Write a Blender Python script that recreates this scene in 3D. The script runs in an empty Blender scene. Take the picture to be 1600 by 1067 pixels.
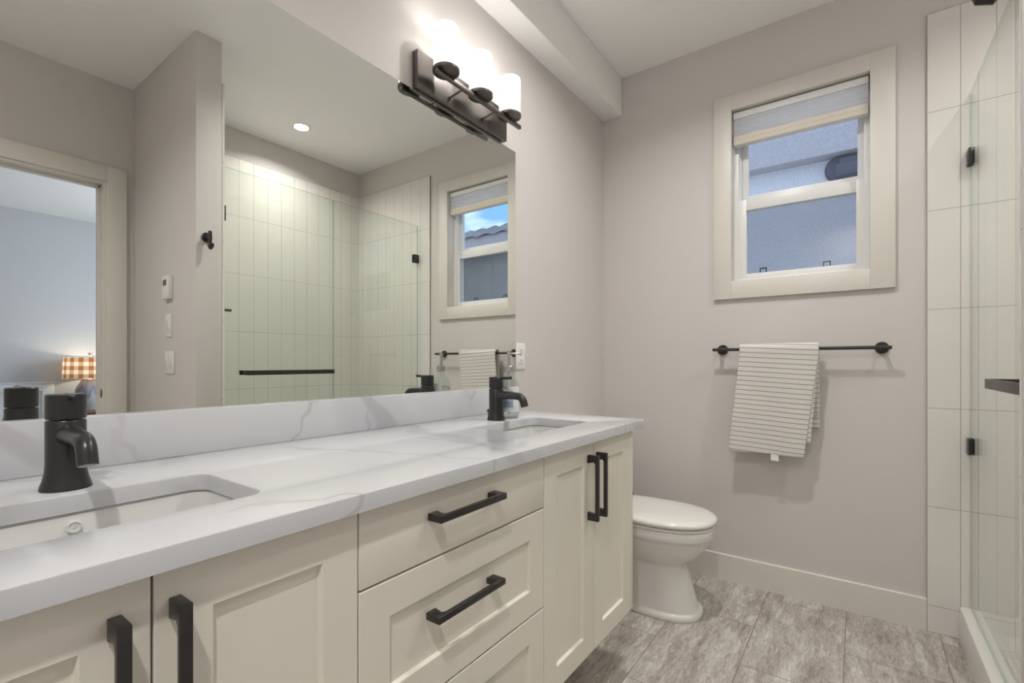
import bpy, bmesh, math, random
from mathutils import Vector, Matrix
random.seed(4)
SC = bpy.context.scene
COL = SC.collection
PI = math.pi

# ------------------------------------------------------------------ camera
cam_d = bpy.data.cameras.new('camera')
cam = bpy.data.objects.new('camera', cam_d)
COL.objects.link(cam)
cam_d.sensor_width = 36.0
cam_d.lens = 747.85 / 1600 * 36
cam_d.shift_y = (566.2 - 533.5) / 1600
cam_d.clip_start = 0.02
cam.location = (0, -1.2093, 1.1002)
cam.rotation_euler = (PI / 2, 0, math.radians(35.897 - 90))
SC.camera = cam

# ------------------------------------------------------------------ exposure
vs = SC.view_settings
vs.view_transform = 'Standard'
vs.look = 'None'
vs.gamma = 1
vs.use_curve_mapping = False
vs.exposure = 1.06

# ------------------------------------------------------------------ sky
W = bpy.data.worlds.new('sky')
SC.world = W
W.use_nodes = True
nt = W.node_tree
nt.nodes.clear()
tc = nt.nodes.new('ShaderNodeTexCoord')
mp = nt.nodes.new('ShaderNodeMapping'); mp.inputs['Scale'].default_value = (2.2, 2.2, 9)
nz = nt.nodes.new('ShaderNodeTexNoise'); nz.inputs['Scale'].default_value = 1.6; nz.inputs['Detail'].default_value = 7
cr = nt.nodes.new('ShaderNodeValToRGB')
cr.color_ramp.elements[0].position = 0.42; cr.color_ramp.elements[0].color = (0.15, 0.32, 0.70, 1)
cr.color_ramp.elements[1].position = 0.60; cr.color_ramp.elements[1].color = (0.92, 0.94, 1.0, 1)
bg = nt.nodes.new('ShaderNodeBackground'); bg.inputs['Strength'].default_value = 1.08
wo = nt.nodes.new('ShaderNodeOutputWorld')
nt.links.new(tc.outputs['Generated'], mp.inputs['Vector'])
nt.links.new(mp.outputs['Vector'], nz.inputs['Vector'])
nt.links.new(nz.outputs['Fac'], cr.inputs['Fac'])
nt.links.new(cr.outputs['Color'], bg.inputs['Color'])
nt.links.new(bg.outputs['Background'], wo.inputs['Surface'])

# ------------------------------------------------------------------ light levels
SHADE_W = 0.34           # each bulb of the vanity light
SHADE_EMIT = 0.33
DOWN_W = 12.8            # each recessed downlight
BED_W = 27.5             # daylight through the bedroom window
TABLE_W = 2.0            # bedside lamp
WARM = (1.0, 0.972, 0.938)
DAY = (0.72, 0.86, 1.0)

# ------------------------------------------------------------------ dimensions (metres)
L = 2.598                # window wall
YB = -2.312              # wall with the bedroom door / back of the shower
YP = -1.423              # end face of the partition
PX0, PX1 = 0.992, 1.112  # partition
ZCEIL = 2.732
XN = -0.85               # wall behind the camera
CT = 0.8975              # counter top
CB = 0.8685              # counter underside
CF = -0.588              # counter front

# ------------------------------------------------------------------ helpers
def org_of(o):
    v = Vector((0, 0, 0))
    while o is not None:
        v = v + Vector(o.location)
        o = o.parent
    return v

def tag(o, label=None, cat=None, group=None, kind=None):
    if label: o['label'] = label
    if cat: o['category'] = cat
    if group: o['group'] = group
    if kind: o['kind'] = kind
    return o

def thing(name, loc, label, cat, group=None, kind=None):
    o = bpy.data.objects.new(name, None)
    COL.objects.link(o)
    o.location = loc
    o.empty_display_size = 0.05
    return tag(o, label, cat, group, kind)

def copy_tree(o, parent=None):
    c = o.copy()
    COL.objects.link(c)
    if parent is not None:
        c.parent = parent
    for ch in list(o.children):
        copy_tree(ch, c)
    return c

class MB:
    """collects shapes (world coordinates) into one mesh"""
    def __init__(self):
        self.bm = bmesh.new()
        self.uv = None

    def merge(self, b, mat=None):
        if mat is not None:
            bmesh.ops.transform(b, matrix=mat, verts=b.verts)
        me = bpy.data.meshes.new('tmp')
        b.to_mesh(me)
        b.free()
        self.bm.from_mesh(me)
        bpy.data.meshes.remove(me)
        return self

    def box(self, x0, x1, y0, y1, z0, z1, bev=0.0, seg=2, mat=None):
        b = bmesh.new()
        bmesh.ops.create_cube(b, size=1)
        for v in b.verts:
            v.co = Vector(((x0 + x1) / 2 + v.co.x * abs(x1 - x0), (y0 + y1) / 2 + v.co.y * abs(y1 - y0), (z0 + z1) / 2 + v.co.z * abs(z1 - z0)))
        if bev > 0:
            bmesh.ops.bevel(b, geom=list(b.edges), offset=bev, segments=seg, affect='EDGES', profile=0.5, clamp_overlap=True)
        return self.merge(b, mat)

    def loft(self, loops, cap0=True, cap1=True, mat=None):
        b = bmesh.new()
        vl = [[b.verts.new(p) for p in lp] for lp in loops]
        n = len(vl[0])
        for a, c in zip(vl, vl[1:]):
            for i in range(n):
                j = (i + 1) % n
                b.faces.new((a[i], a[j], c[j], c[i]))
        if cap0: b.faces.new(list(reversed(vl[0])))
        if cap1: b.faces.new(vl[-1])
        bmesh.ops.recalc_face_normals(b, faces=b.faces)
        return self.merge(b, mat)

    def lathe(self, prof, c=(0, 0, 0), axis='Z', n=40, cap0=True, cap1=True):
        """prof: (radius, height) pairs along the axis through c"""
        loops = []
        for r, h in prof:
            lp = []
            for i in range(n):
                a = 2 * PI * i / n
                u, w = r * math.cos(a), r * math.sin(a)
                if axis == 'Z': p = (c[0] + u, c[1] + w, c[2] + h)
                elif axis == 'Y': p = (c[0] + u, c[1] + h, c[2] + w)
                else: p = (c[0] + h, c[1] + u, c[2] + w)
                lp.append(p)
            loops.append(lp)
        return self.loft(loops, cap0, cap1)

    def tube(self, pts, rad, n=20, caps=True):
        pts = [Vector(p) for p in pts]
        rads = rad if isinstance(rad, (list, tuple)) else [rad] * len(pts)
        loops = []
        up = None
        for i, p in enumerate(pts):
            if i == 0: t = pts[1] - pts[0]
            elif i == len(pts) - 1: t = pts[-1] - pts[-2]
            else: t = (pts[i + 1] - p).normalized() + (p - pts[i - 1]).normalized()
            t.normalize()
            if up is None:
                up = Vector((0, 0, 1)) if abs(t.z) < 0.9 else Vector((1, 0, 0))
            u = (up - t * up.dot(t)).normalized()
            w = t.cross(u)
            up = u
            loops.append([p + (u * math.cos(2 * PI * k / n) + w * math.sin(2 * PI * k / n)) * rads[i] for k in range(n)])
        return self.loft(loops, caps, caps)

    def prism(self, poly, axis, a, b_, bev=0.0):
        """poly: 2-D points; axis X: (y,z), Y: (x,z), Z: (x,y)"""
        def P(q, h):
            if axis == 'X': return (h, q[0], q[1])
            if axis == 'Y': return (q[0], h, q[1])
            return (q[0], q[1], h)
        b = bmesh.new()
        v0 = [b.verts.new(P(q, a)) for q in poly]
        v1 = [b.verts.new(P(q, b_)) for q in poly]
        n = len(poly)
        for i in range(n):
            j = (i + 1) % n
            b.faces.new((v0[i], v0[j], v1[j], v1[i]))
        b.faces.new(list(reversed(v0)))
        b.faces.new(v1)
        bmesh.ops.recalc_face_normals(b, faces=b.faces)
        if bev > 0:
            es = [e for e in b.edges if len(e.link_faces) == 2 and e.calc_face_angle() > 0.5]
            bmesh.ops.bevel(b, geom=es, offset=bev, segments=2, affect='EDGES', profile=0.5, clamp_overlap=True)
        return self.merge(b)

    def build(self, name, mat, parent=None, loc=None, angle=35, smooth=True):
        org = org_of(parent) if parent is not None else Vector(loc or (0, 0, 0))
        me = bpy.data.meshes.new(name)
        for v in self.bm.verts:
            v.co -= org
        self.bm.to_mesh(me)
        self.bm.free()
        if smooth:
            me.polygons.foreach_set('use_smooth', [True] * len(me.polygons))
            me.set_sharp_from_angle(angle=math.radians(angle))
        me.materials.append(mat)
        o = bpy.data.objects.new(name, me)
        COL.objects.link(o)
        if parent is not None: o.parent = parent
        else: o.location = org
        return o

def rrect(x0, x1, y0, y1, r, z, n=6):
    """rounded rectangle loop in XY at height z"""
    r = min(r, (x1 - x0) / 2 - 1e-4, (y1 - y0) / 2 - 1e-4)
    out = []
    for cx, cy, a0 in ((x1 - r, y1 - r, 0), (x0 + r, y1 - r, 90), (x0 + r, y0 + r, 180), (x1 - r, y0 + r, 270)):
        for i in range(n + 1):
            a = math.radians(a0 + 90 * i / n)
            out.append((cx + r * math.cos(a), cy + r * math.sin(a), z))
    return out

# ------------------------------------------------------------------ materials
def new_mat(name):
    m = bpy.data.materials.new(name)
    m.use_nodes = True
    return m, m.node_tree, m.node_tree.nodes.get('Principled BSDF')

def N(nt, kind, **kw):
    n = nt.nodes.new(kind)
    for k, v in kw.items():
        if k in n.inputs: n.inputs[k].default_value = v
        else: setattr(n, k, v)
    return n

def pm(name, col, rough=0.5, metal=0.0, spec=0.5, bump=0.0, bscale=200.0, coat=0.0, vary=0.0, vscale=3.0):
    m, nt, b = new_mat(name)
    b.inputs['Base Color'].default_value = (*col, 1)
    b.inputs['Roughness'].default_value = rough
    b.inputs['Metallic'].default_value = metal
    b.inputs['Specular IOR Level'].default_value = spec
    if coat: b.inputs['Coat Weight'].default_value = coat; b.inputs['Coat Roughness'].default_value = 0.05
    tc = N(nt, 'ShaderNodeTexCoord')
    if vary:
        nz = N(nt, 'ShaderNodeTexNoise', Scale=vscale, Detail=4.0)
        nt.links.new(tc.outputs['Object'], nz.inputs['Vector'])
        rp = N(nt, 'ShaderNodeValToRGB')
        rp.color_ramp.elements[0].position = 0.3
        rp.color_ramp.elements[1].position = 0.7
        rp.color_ramp.elements[0].color = (*[c * (1 - vary) for c in col], 1)
        rp.color_ramp.elements[1].color = (*[min(1, c * (1 + vary)) for c in col], 1)
        nt.links.new(nz.outputs['Fac'], rp.inputs['Fac'])
        nt.links.new(rp.outputs['Color'], b.inputs['Base Color'])
    if bump:
        nz = N(nt, 'ShaderNodeTexNoise', Scale=bscale, Detail=3.0)
        nt.links.new(tc.outputs['Object'], nz.inputs['Vector'])
        bp = N(nt, 'ShaderNodeBump', Strength=bump, Distance=0.002)
        nt.links.new(nz.outputs['Fac'], bp.inputs['Height'])
        nt.links.new(bp.outputs['Normal'], b.inputs['Normal'])
    return m

def glass_mat(name, tint, refl=1.0, rough=0.0):
    """thin architectural glass: tinted see-through plus a fresnel reflection"""
    m, nt, b = new_mat(name)
    nt.nodes.remove(b)
    out = nt.nodes['Material Output']
    tr = N(nt, 'ShaderNodeBsdfTransparent'); tr.inputs['Color'].default_value = (*tint, 1)
    gl = N(nt, 'ShaderNodeBsdfGlossy', Roughness=rough)
    gl.inputs['Color'].default_value = (refl, refl, refl, 1)
    lw = N(nt, 'ShaderNodeLayerWeight', Blend=0.5)            # Schlick: 0.04 + 0.96 * (1 - cos)^5, the same from both sides
    pw = N(nt, 'ShaderNodeMath', operation='POWER'); pw.inputs[1].default_value = 5.0
    nt.links.new(lw.outputs['Facing'], pw.inputs[0])
    fr = N(nt, 'ShaderNodeMath', operation='MULTIPLY_ADD'); fr.inputs[1].default_value = 0.96; fr.inputs[2].default_value = 0.04
    nt.links.new(pw.outputs[0], fr.inputs[0])
    mx = N(nt, 'ShaderNodeMixShader')
    nt.links.new(fr.outputs[0], mx.inputs['Fac'])
    nt.links.new(tr.outputs['BSDF'], mx.inputs[1])
    nt.links.new(gl.outputs['BSDF'], mx.inputs[2])
    nt.links.new(mx.outputs['Shader'], out.inputs['Surface'])
    return m

def emit_mat(name, col, strength):
    m, nt, b = new_mat(name)
    b.inputs['Base Color'].default_value = (*col, 1)
    b.inputs['Emission Color'].default_value = (*col, 1)
    b.inputs['Emission Strength'].default_value = strength
    return m

M = {}
M['wall'] = pm('greige_wall_paint', (0.655, 0.619, 0.597), 0.62, bump=0.05, bscale=350)
M['ceil'] = pm('white_ceiling_paint', (0.93, 0.922, 0.908), 0.8)
M['trim'] = pm('cream_trim_paint', (0.725, 0.694, 0.642), 0.42)
M['cab'] = pm('cream_cabinet_paint', (0.84, 0.795, 0.70), 0.38)
M['gapdark'] = pm('cabinet_carcass_edge', (0.70, 0.58, 0.40), 0.6)
M['vinyl'] = pm('white_window_vinyl', (0.82, 0.825, 0.82), 0.35)
M['black'] = pm('oil_rubbed_black_metal', (0.046, 0.045, 0.046), 0.30, metal=0.5, spec=0.5)
M['bronze'] = pm('dark_bronze_metal', (0.060, 0.055, 0.053), 0.36, metal=0.7)
M['gunmetal'] = pm('brushed_gunmetal', (0.17, 0.155, 0.15), 0.36, metal=0.92)
M['porcelain'] = pm('white_glazed_porcelain', (0.83, 0.81, 0.775), 0.12, coat=0.3)
M['sink'] = pm('white_sink_porcelain', (0.80, 0.80, 0.78), 0.12, coat=0.3)
M['acrylic'] = pm('white_acrylic', (0.80, 0.785, 0.75), 0.22)
M['plastic'] = pm('white_plastic', (0.82, 0.81, 0.78), 0.35)
M['slot'] = pm('dark_slot', (0.03, 0.03, 0.03), 0.6)
M['screen_lcd'] = pm('grey_lcd', (0.10, 0.11, 0.11), 0.2)
M['chrome'] = pm('brushed_chrome', (0.62, 0.62, 0.62), 0.18, metal=1.0)
M['brass_grey'] = pm('grey_metal_ring', (0.45, 0.44, 0.42), 0.3, metal=0.9)
M['glassblock'] = glass_mat('clear_window_glass', (0.97, 0.985, 0.985))
M['shglass'] = glass_mat('green_tinted_shower_glass', (0.945, 0.966, 0.945))
M['shedge'] = glass_mat('green_glass_edge', (0.68, 0.75, 0.70))
M['bottleglass'] = glass_mat('clear_bottle_glass', (0.90, 0.93, 0.92))
M['emit'] = emit_mat('lit_lamp_diffuser', (1.0, 0.96, 0.90), 9.0)

def mirror_mat():
    m, nt, b = new_mat('silver_mirror')
    nt.nodes.remove(b)
    gl = N(nt, 'ShaderNodeBsdfGlossy', Roughness=0.0)
    gl.inputs['Color'].default_value = (0.885, 0.905, 0.865, 1)
    nt.links.new(gl.outputs['BSDF'], nt.nodes['Material Output'].inputs['Surface'])
    return m
M['mirror'] = mirror_mat()

def quartz_mat():
    m, nt, b = new_mat('white_veined_quartz')
    b.inputs['Roughness'].default_value = 0.16
    tc = N(nt, 'ShaderNodeTexCoord')
    def veins(scale, dist, dscale, lo, hi, rot, seed, mlo, mhi):
        mq = N(nt, 'ShaderNodeMapping'); mq.inputs['Location'].default_value = seed; mq.inputs['Rotation'].default_value = rot
        nt.links.new(tc.outputs['Object'], mq.inputs['Vector'])
        w = N(nt, 'ShaderNodeTexWave', Scale=scale, Distortion=dist, Detail=4.0)
        w.inputs['Detail Scale'].default_value = dscale; w.inputs['Detail Roughness'].default_value = 0.62
        nt.links.new(mq.outputs['Vector'], w.inputs['Vector'])
        r = N(nt, 'ShaderNodeMapRange'); r.inputs['From Min'].default_value = lo; r.inputs['From Max'].default_value = hi
        r.interpolation_type = 'SMOOTHSTEP'
        nt.links.new(w.outputs['Fac'], r.inputs['Value'])
        k = N(nt, 'ShaderNodeTexNoise', Scale=2.6, Detail=3.0)
        nt.links.new(mq.outputs['Vector'], k.inputs['Vector'])
        kr = N(nt, 'ShaderNodeMapRange'); kr.inputs['From Min'].default_value = mlo; kr.inputs['From Max'].default_value = mhi
        nt.links.new(k.outputs['Fac'], kr.inputs['Value'])
        mu = N(nt, 'ShaderNodeMath', operation='MULTIPLY')
        nt.links.new(r.outputs['Result'], mu.inputs[0]); nt.links.new(kr.outputs['Result'], mu.inputs[1])
        return mu
    def layer(prev, fac, gain, col):
        c = N(nt, 'ShaderNodeMix', data_type='RGBA'); c.inputs[7].default_value = (*col, 1)
        if prev is None: c.inputs[6].default_value = (0.622, 0.628, 0.645, 1)
        else: nt.links.new(prev.outputs[2], c.inputs[6])
        f = N(nt, 'ShaderNodeMath', operation='MULTIPLY'); f.inputs[1].default_value = gain
        nt.links.new(fac.outputs[0], f.inputs[0]); nt.links.new(f.outputs[0], c.inputs[0])
        return c
    R1, S1 = (0.3, 0.55, 0.62), (0.13, 0.35, 0.2)
    halo = veins(0.62, 5.0, 1.1, 0.55, 1.0, R1, S1, 0.38, 0.60)
    thin = veins(0.62, 5.0, 1.1, 0.972, 0.999, R1, S1, 0.36, 0.52)
    fine = veins(1.1, 8.0, 1.6, 0.985, 0.9995, (0.2, -0.4, -0.5), (1.7, 0.2, 0.9), 0.44, 0.60)
    c0 = layer(None, halo, 0.6, (0.50, 0.515, 0.555))
    c1 = layer(c0, thin, 0.6, (0.40, 0.395, 0.415))
    c2 = layer(c1, fine, 0.5, (0.42, 0.40, 0.40))
    nt.links.new(c2.outputs[2], b.inputs['Base Color'])
    return m
M['quartz'] = quartz_mat()

def floor_mat():
    m, nt, b = new_mat('grey_brown_streaked_floor_tile')
    b.inputs['Roughness'].default_value = 0.42
    tc = N(nt, 'ShaderNodeTexCoord')
    mp = N(nt, 'ShaderNodeMapping')
    mp.inputs['Location'].default_value = (-1.90, 0.858, 0)       # joints where the photograph has them
    nt.links.new(tc.outputs['Object'], mp.inputs['Vector'])
    br = N(nt, 'ShaderNodeTexBrick', Scale=1.0)
    br.offset = 0.5; br.offset_frequency = 2
    br.inputs['Brick Width'].default_value = 0.61
    br.inputs['Row Height'].default_value = 0.3085
    br.inputs['Mortar Size'].default_value = 0.0016
    br.inputs['Mortar Smooth'].default_value = 0.2
    br.inputs['Color1'].default_value = (0.0, 0, 0, 1); br.inputs['Color2'].default_value = (1, 1, 1, 1)
    br.inputs['Mortar'].default_value = (0.5, 0.5, 0.5, 1)
    nt.links.new(mp.outputs['Vector'], br.inputs['Vector'])
    # each tile its own piece of stone: shift the noise by the tile's random value
    sh = N(nt, 'ShaderNodeVectorMath', operation='SCALE'); sh.inputs[3].default_value = 7.0
    nt.links.new(br.outputs['Color'], sh.inputs[0])
    ad = N(nt, 'ShaderNodeVectorMath', operation='ADD')
    st = N(nt, 'ShaderNodeMapping'); st.inputs['Scale'].default_value = (3.2, 13.0, 1.0)
    nt.links.new(tc.outputs['Object'], st.inputs['Vector'])
    nt.links.new(st.outputs['Vector'], ad.inputs[0]); nt.links.new(sh.outputs['Vector'], ad.inputs[1])
    n1 = N(nt, 'ShaderNodeTexNoise', Scale=1.0, Detail=4.0, Roughness=0.6, Distortion=0.8)
    n2 = N(nt, 'ShaderNodeTexNoise', Scale=6.0, Detail=6.0, Roughness=0.72, Distortion=1.2)
    nt.links.new(ad.outputs['Vector'], n1.inputs['Vector']); nt.links.new(ad.outputs['Vector'], n2.inputs['Vector'])
    mx = N(nt, 'ShaderNodeMix', data_type='FLOAT'); mx.inputs[0].default_value = 0.55
    nt.links.new(n1.outputs['Fac'], mx.inputs[2]); nt.links.new(n2.outputs['Fac'], mx.inputs[3])
    rp = N(nt, 'ShaderNodeValToRGB')
    e = rp.color_ramp.elements
    e[0].position = 0.34; e[0].color = (0.23, 0.185, 0.15, 1)
    e[1].position = 0.66; e[1].color = (0.78, 0.74, 0.70, 1)
    k = e.new(0.46); k.color = (0.40, 0.355, 0.315, 1)
    k = e.new(0.54); k.color = (0.53, 0.49, 0.45, 1)
    nt.links.new(mx.outputs[0], rp.inputs['Fac'])
    mm = N(nt, 'ShaderNodeMix', data_type='RGBA'); mm.inputs[7].default_value = (0.20, 0.165, 0.125, 1)
    nt.links.new(br.outputs['Fac'], mm.inputs[0]); nt.links.new(rp.outputs['Color'], mm.inputs[6])
    nt.links.new(mm.outputs[2], b.inputs['Base Color'])
    bp = N(nt, 'ShaderNodeBump', Strength=0.25, Distance=0.002)
    nt.links.new(n2.outputs['Fac'], bp.inputs['Height'])
    nt.links.new(bp.outputs['Normal'], b.inputs['Normal'])
    return m
M['floor'] = floor_mat()

def tile_mat(name, axis, loc):
    """stacked vertical white tile; axis = which world axis runs across the wall"""
    m, nt, b = new_mat(name)
    b.inputs['Roughness'].default_value = 0.13
    tc = N(nt, 'ShaderNodeTexCoord')
    sp = N(nt, 'ShaderNodeSeparateXYZ'); nt.links.new(tc.outputs['Object'], sp.inputs[0])
    cb = N(nt, 'ShaderNodeCombineXYZ')
    nt.links.new(sp.outputs[axis], cb.inputs['X']); nt.links.new(sp.outputs['Z'], cb.inputs['Y'])
    mp = N(nt, 'ShaderNodeMapping'); mp.inputs['Location'].default_value = loc
    nt.links.new(cb.outputs[0], mp.inputs['Vector'])
    br = N(nt, 'ShaderNodeTexBrick', Scale=1.0)
    br.offset = 0.0; br.squash = 1.0
    br.inputs['Brick Width'].default_value = 0.1018
    br.inputs['Row Height'].default_value = 0.4025
    br.inputs['Mortar Size'].default_value = 0.0013
    br.inputs['Mortar Smooth'].default_value = 0.1
    br.inputs['Color1'].default_value = (0.0, 0, 0, 1); br.inputs['Color2'].default_value = (1, 1, 1, 1)
    nt.links.new(mp.outputs['Vector'], br.inputs['Vector'])
    mm = N(nt, 'ShaderNodeMix', data_type='RGBA')
    mm.inputs[6].default_value = (0.76, 0.735, 0.70, 1); mm.inputs[7].default_value = (0.40, 0.38, 0.35, 1)
    nt.links.new(br.outputs['Fac'], mm.inputs[0])
    nt.links.new(mm.outputs[2], b.inputs['Base Color'])
    rr = N(nt, 'ShaderNodeMapRange'); rr.inputs['To Min'].default_value = 0.13; rr.inputs['To Max'].default_value = 0.8
    nt.links.new(br.outputs['Fac'], rr.inputs['Value']); nt.links.new(rr.outputs['Result'], b.inputs['Roughness'])
    nz = N(nt, 'ShaderNodeTexNoise', Scale=9.0, Detail=1.0)
    nt.links.new(mp.outputs['Vector'], nz.inputs['Vector'])
    hs = N(nt, 'ShaderNodeMath', operation='MULTIPLY_ADD'); hs.inputs[1].default_value = -1.0
    nt.links.new(br.outputs['Fac'], hs.inputs[0]); nt.links.new(nz.outputs['Fac'], hs.inputs[2])
    bp = N(nt, 'ShaderNodeBump', Strength=0.5, Distance=0.0016)
    nt.links.new(hs.outputs[0], bp.inputs['Height'])
    nt.links.new(bp.outputs['Normal'], b.inputs['Normal'])
    return m
M['tile_far'] = tile_mat('white_stacked_tile_window_wall', 'Y', (1.4368 + 0.1018 * 20, -0.109 + 0.4025 * 4, 0))
M['tile_back'] = tile_mat('white_stacked_tile_back_wall', 'X', (-1.591 + 0.1018 * 20, -0.109 + 0.4025 * 4, 0))

def stucco_mat(name, c0, c1):
    m, nt, b = new_mat(name)
    b.inputs['Roughness'].default_value = 0.9
    tc = N(nt, 'ShaderNodeTexCoord')
    nz = N(nt, 'ShaderNodeTexNoise', Scale=55.0, Detail=5.0, Roughness=0.7)
    nt.links.new(tc.outputs['Object'], nz.inputs['Vector'])
    rp = N(nt, 'ShaderNodeValToRGB')
    rp.color_ramp.elements[0].position = 0.3; rp.color_ramp.elements[0].color = (*c0, 1)
    rp.color_ramp.elements[1].position = 0.7; rp.color_ramp.elements[1].color = (*c1, 1)
    nt.links.new(nz.outputs['Fac'], rp.inputs['Fac']); nt.links.new(rp.outputs['Color'], b.inputs['Base Color'])
    bp = N(nt, 'ShaderNodeBump', Strength=0.5, Distance=0.01)
    nt.links.new(nz.outputs['Fac'], bp.inputs['Height']); nt.links.new(bp.outputs['Normal'], b.inputs['Normal'])
    return m
M['stucco'] = stucco_mat('grey_stucco', (0.50, 0.50, 0.50), (0.70, 0.70, 0.69))
M['stucco_band'] = stucco_mat('taupe_stucco_band', (0.36, 0.345, 0.345), (0.50, 0.485, 0.48))
M['gutter'] = pm('dark_slate_metal', (0.055, 0.065, 0.09), 0.45, metal=0.3)
M['shingle'] = pm('grey_concrete_roof_tile', (0.20, 0.20, 0.21), 0.9, vary=0.3, vscale=6, bump=0.6, bscale=30)
M['ground'] = pm('grey_gravel', (0.30, 0.29, 0.28), 0.95, vary=0.3, vscale=25)

def plaid_mat():
    m, nt, b = new_mat('brown_white_buffalo_check')
    out = nt.nodes['Material Output']
    nt.nodes.remove(b)
    uv = N(nt, 'ShaderNodeTexCoord')
    sp = N(nt, 'ShaderNodeSeparateXYZ'); nt.links.new(uv.outputs['UV'], sp.inputs[0])
    def bars(sock):
        f = N(nt, 'ShaderNodeMath', operation='FRACT'); nt.links.new(sock, f.inputs[0])
        g = N(nt, 'ShaderNodeMath', operation='GREATER_THAN'); g.inputs[1].default_value = 0.5
        nt.links.new(f.outputs[0], g.inputs[0])
        return g
    a, c = bars(sp.outputs['X']), bars(sp.outputs['Y'])
    ad = N(nt, 'ShaderNodeMath', operation='ADD'); nt.links.new(a.outputs[0], ad.inputs[0]); nt.links.new(c.outputs[0], ad.inputs[1])
    hf = N(nt, 'ShaderNodeMath', operation='MULTIPLY'); hf.inputs[1].default_value = 0.5; nt.links.new(ad.outputs[0], hf.inputs[0])
    rp = N(nt, 'ShaderNodeValToRGB'); rp.color_ramp.interpolation = 'CONSTANT'
    e = rp.color_ramp.elements
    e[0].position = 0; e[0].color = (0.86, 0.83, 0.78, 1)
    e[1].position = 0.25; e[1].color = (0.60, 0.43, 0.30, 1)
    k = e.new(0.75); k.color = (0.34, 0.17, 0.085, 1)
    nt.links.new(hf.outputs[0], rp.inputs['Fac'])
    d = N(nt, 'ShaderNodeBsdfDiffuse'); t = N(nt, 'ShaderNodeBsdfTranslucent')
    nt.links.new(rp.outputs['Color'], d.inputs['Color']); nt.links.new(rp.outputs['Color'], t.inputs['Color'])
    mx = N(nt, 'ShaderNodeMixShader', Fac=0.5)
    nt.links.new(d.outputs[0], mx.inputs[1]); nt.links.new(t.outputs[0], mx.inputs[2])
    nt.links.new(mx.outputs[0], out.inputs['Surface'])
    return m
M['plaid'] = plaid_mat()

def ceramic_mat():
    m, nt, b = new_mat('blue_grey_drip_glazed_ceramic')
    b.inputs['Roughness'].default_value = 0.25
    tc = N(nt, 'ShaderNodeTexCoord')
    sp = N(nt, 'ShaderNodeSeparateXYZ'); nt.links.new(tc.outputs['Object'], sp.inputs[0])
    mp = N(nt, 'ShaderNodeMapping'); mp.inputs['Scale'].default_value = (22, 22, 3)
    nz = N(nt, 'ShaderNodeTexNoise', Scale=1.0, Detail=3.0)
    nt.links.new(tc.outputs['Object'], mp.inputs['Vector']); nt.links.new(mp.outputs['Vector'], nz.inputs['Vector'])
    ml = N(nt, 'ShaderNodeMath', operation='MULTIPLY_ADD'); ml.inputs[1].default_value = 0.30
    nt.links.new(nz.outputs['Fac'], ml.inputs[0]); nt.links.new(sp.outputs['Z'], ml.inputs[2])
    rp = N(nt, 'ShaderNodeValToRGB')
    e = rp.color_ramp.elements
    e[0].position = 0.18; e[0].color = (0.42, 0.45, 0.44, 1)
    e[1].position = 0.50; e[1].color = (0.55, 0.47, 0.40, 1)
    k = e.new(0.28); k.color = (0.50, 0.52, 0.53, 1)
    k = e.new(0.36); k.color = (0.22, 0.25, 0.33, 1)
    k = e.new(0.43); k.color = (0.42, 0.40, 0.42, 1)
    nt.links.new(ml.outputs[0], rp.inputs['Fac']); nt.links.new(rp.outputs['Color'], b.inputs['Base Color'])
    return m
M['ceramic'] = ceramic_mat()

def towel_mat():
    m, nt, b = new_mat('pale_grey_striped_cotton')
    b.inputs['Roughness'].default_value = 0.95
    b.inputs['Sheen Weight'].default_value = 0.2
    uv = N(nt, 'ShaderNodeTexCoord')
    sp = N(nt, 'ShaderNodeSeparateXYZ'); nt.links.new(uv.outputs['UV'], sp.inputs[0])
    dv = N(nt, 'ShaderNodeMath', operation='DIVIDE'); dv.inputs[1].default_value = 0.0222
    nt.links.new(sp.outputs['Y'], dv.inputs[0])
    f = N(nt, 'ShaderNodeMath', operation='FRACT'); nt.links.new(dv.outputs[0], f.inputs[0])
    s = N(nt, 'ShaderNodeMath', operation='SUBTRACT'); s.inputs[1].default_value = 0.5; nt.links.new(f.outputs[0], s.inputs[0])
    a = N(nt, 'ShaderNodeMath', operation='ABSOLUTE'); nt.links.new(s.outputs[0], a.inputs[0])
    r = N(nt, 'ShaderNodeMapRange'); r.inputs['From Min'].default_value = 0.045; r.inputs['From Max'].default_value = 0.09
    r.inputs['To Min'].default_value = 1; r.inputs['To Max'].default_value = 0
    nt.links.new(a.outputs[0], r.inputs['Value'])
    nz = N(nt, 'ShaderNodeTexNoise', Scale=260.0, Detail=2.0); nt.links.new(uv.outputs['Object'], nz.inputs['Vector'])
    wv = N(nt, 'ShaderNodeMix', data_type='RGBA')
    wv.inputs[6].default_value = (0.64, 0.61, 0.575, 1); wv.inputs[7].default_value = (0.77, 0.74, 0.70, 1)
    nt.links.new(nz.outputs['Fac'], wv.inputs[0])
    mm = N(nt, 'ShaderNodeMix', data_type='RGBA'); mm.inputs[7].default_value = (0.29, 0.265, 0.245, 1)
    nt.links.new(r.outputs['Result'], mm.inputs[0]); nt.links.new(wv.outputs[2], mm.inputs[6])
    nt.links.new(mm.outputs[2], b.inputs['Base Color'])
    hh = N(nt, 'ShaderNodeMath', operation='MULTIPLY_ADD'); hh.inputs[1].default_value = -1.6
    nt.links.new(r.outputs['Result'], hh.inputs[0]); nt.links.new(nz.outputs['Fac'], hh.inputs[2])
    bp = N(nt, 'ShaderNodeBump', Strength=0.5, Distance=0.002)
    nt.links.new(hh.outputs[0], bp.inputs['Height']); nt.links.new(bp.outputs['Normal'], b.inputs['Normal'])
    return m
M['towel'] = towel_mat()

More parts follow.
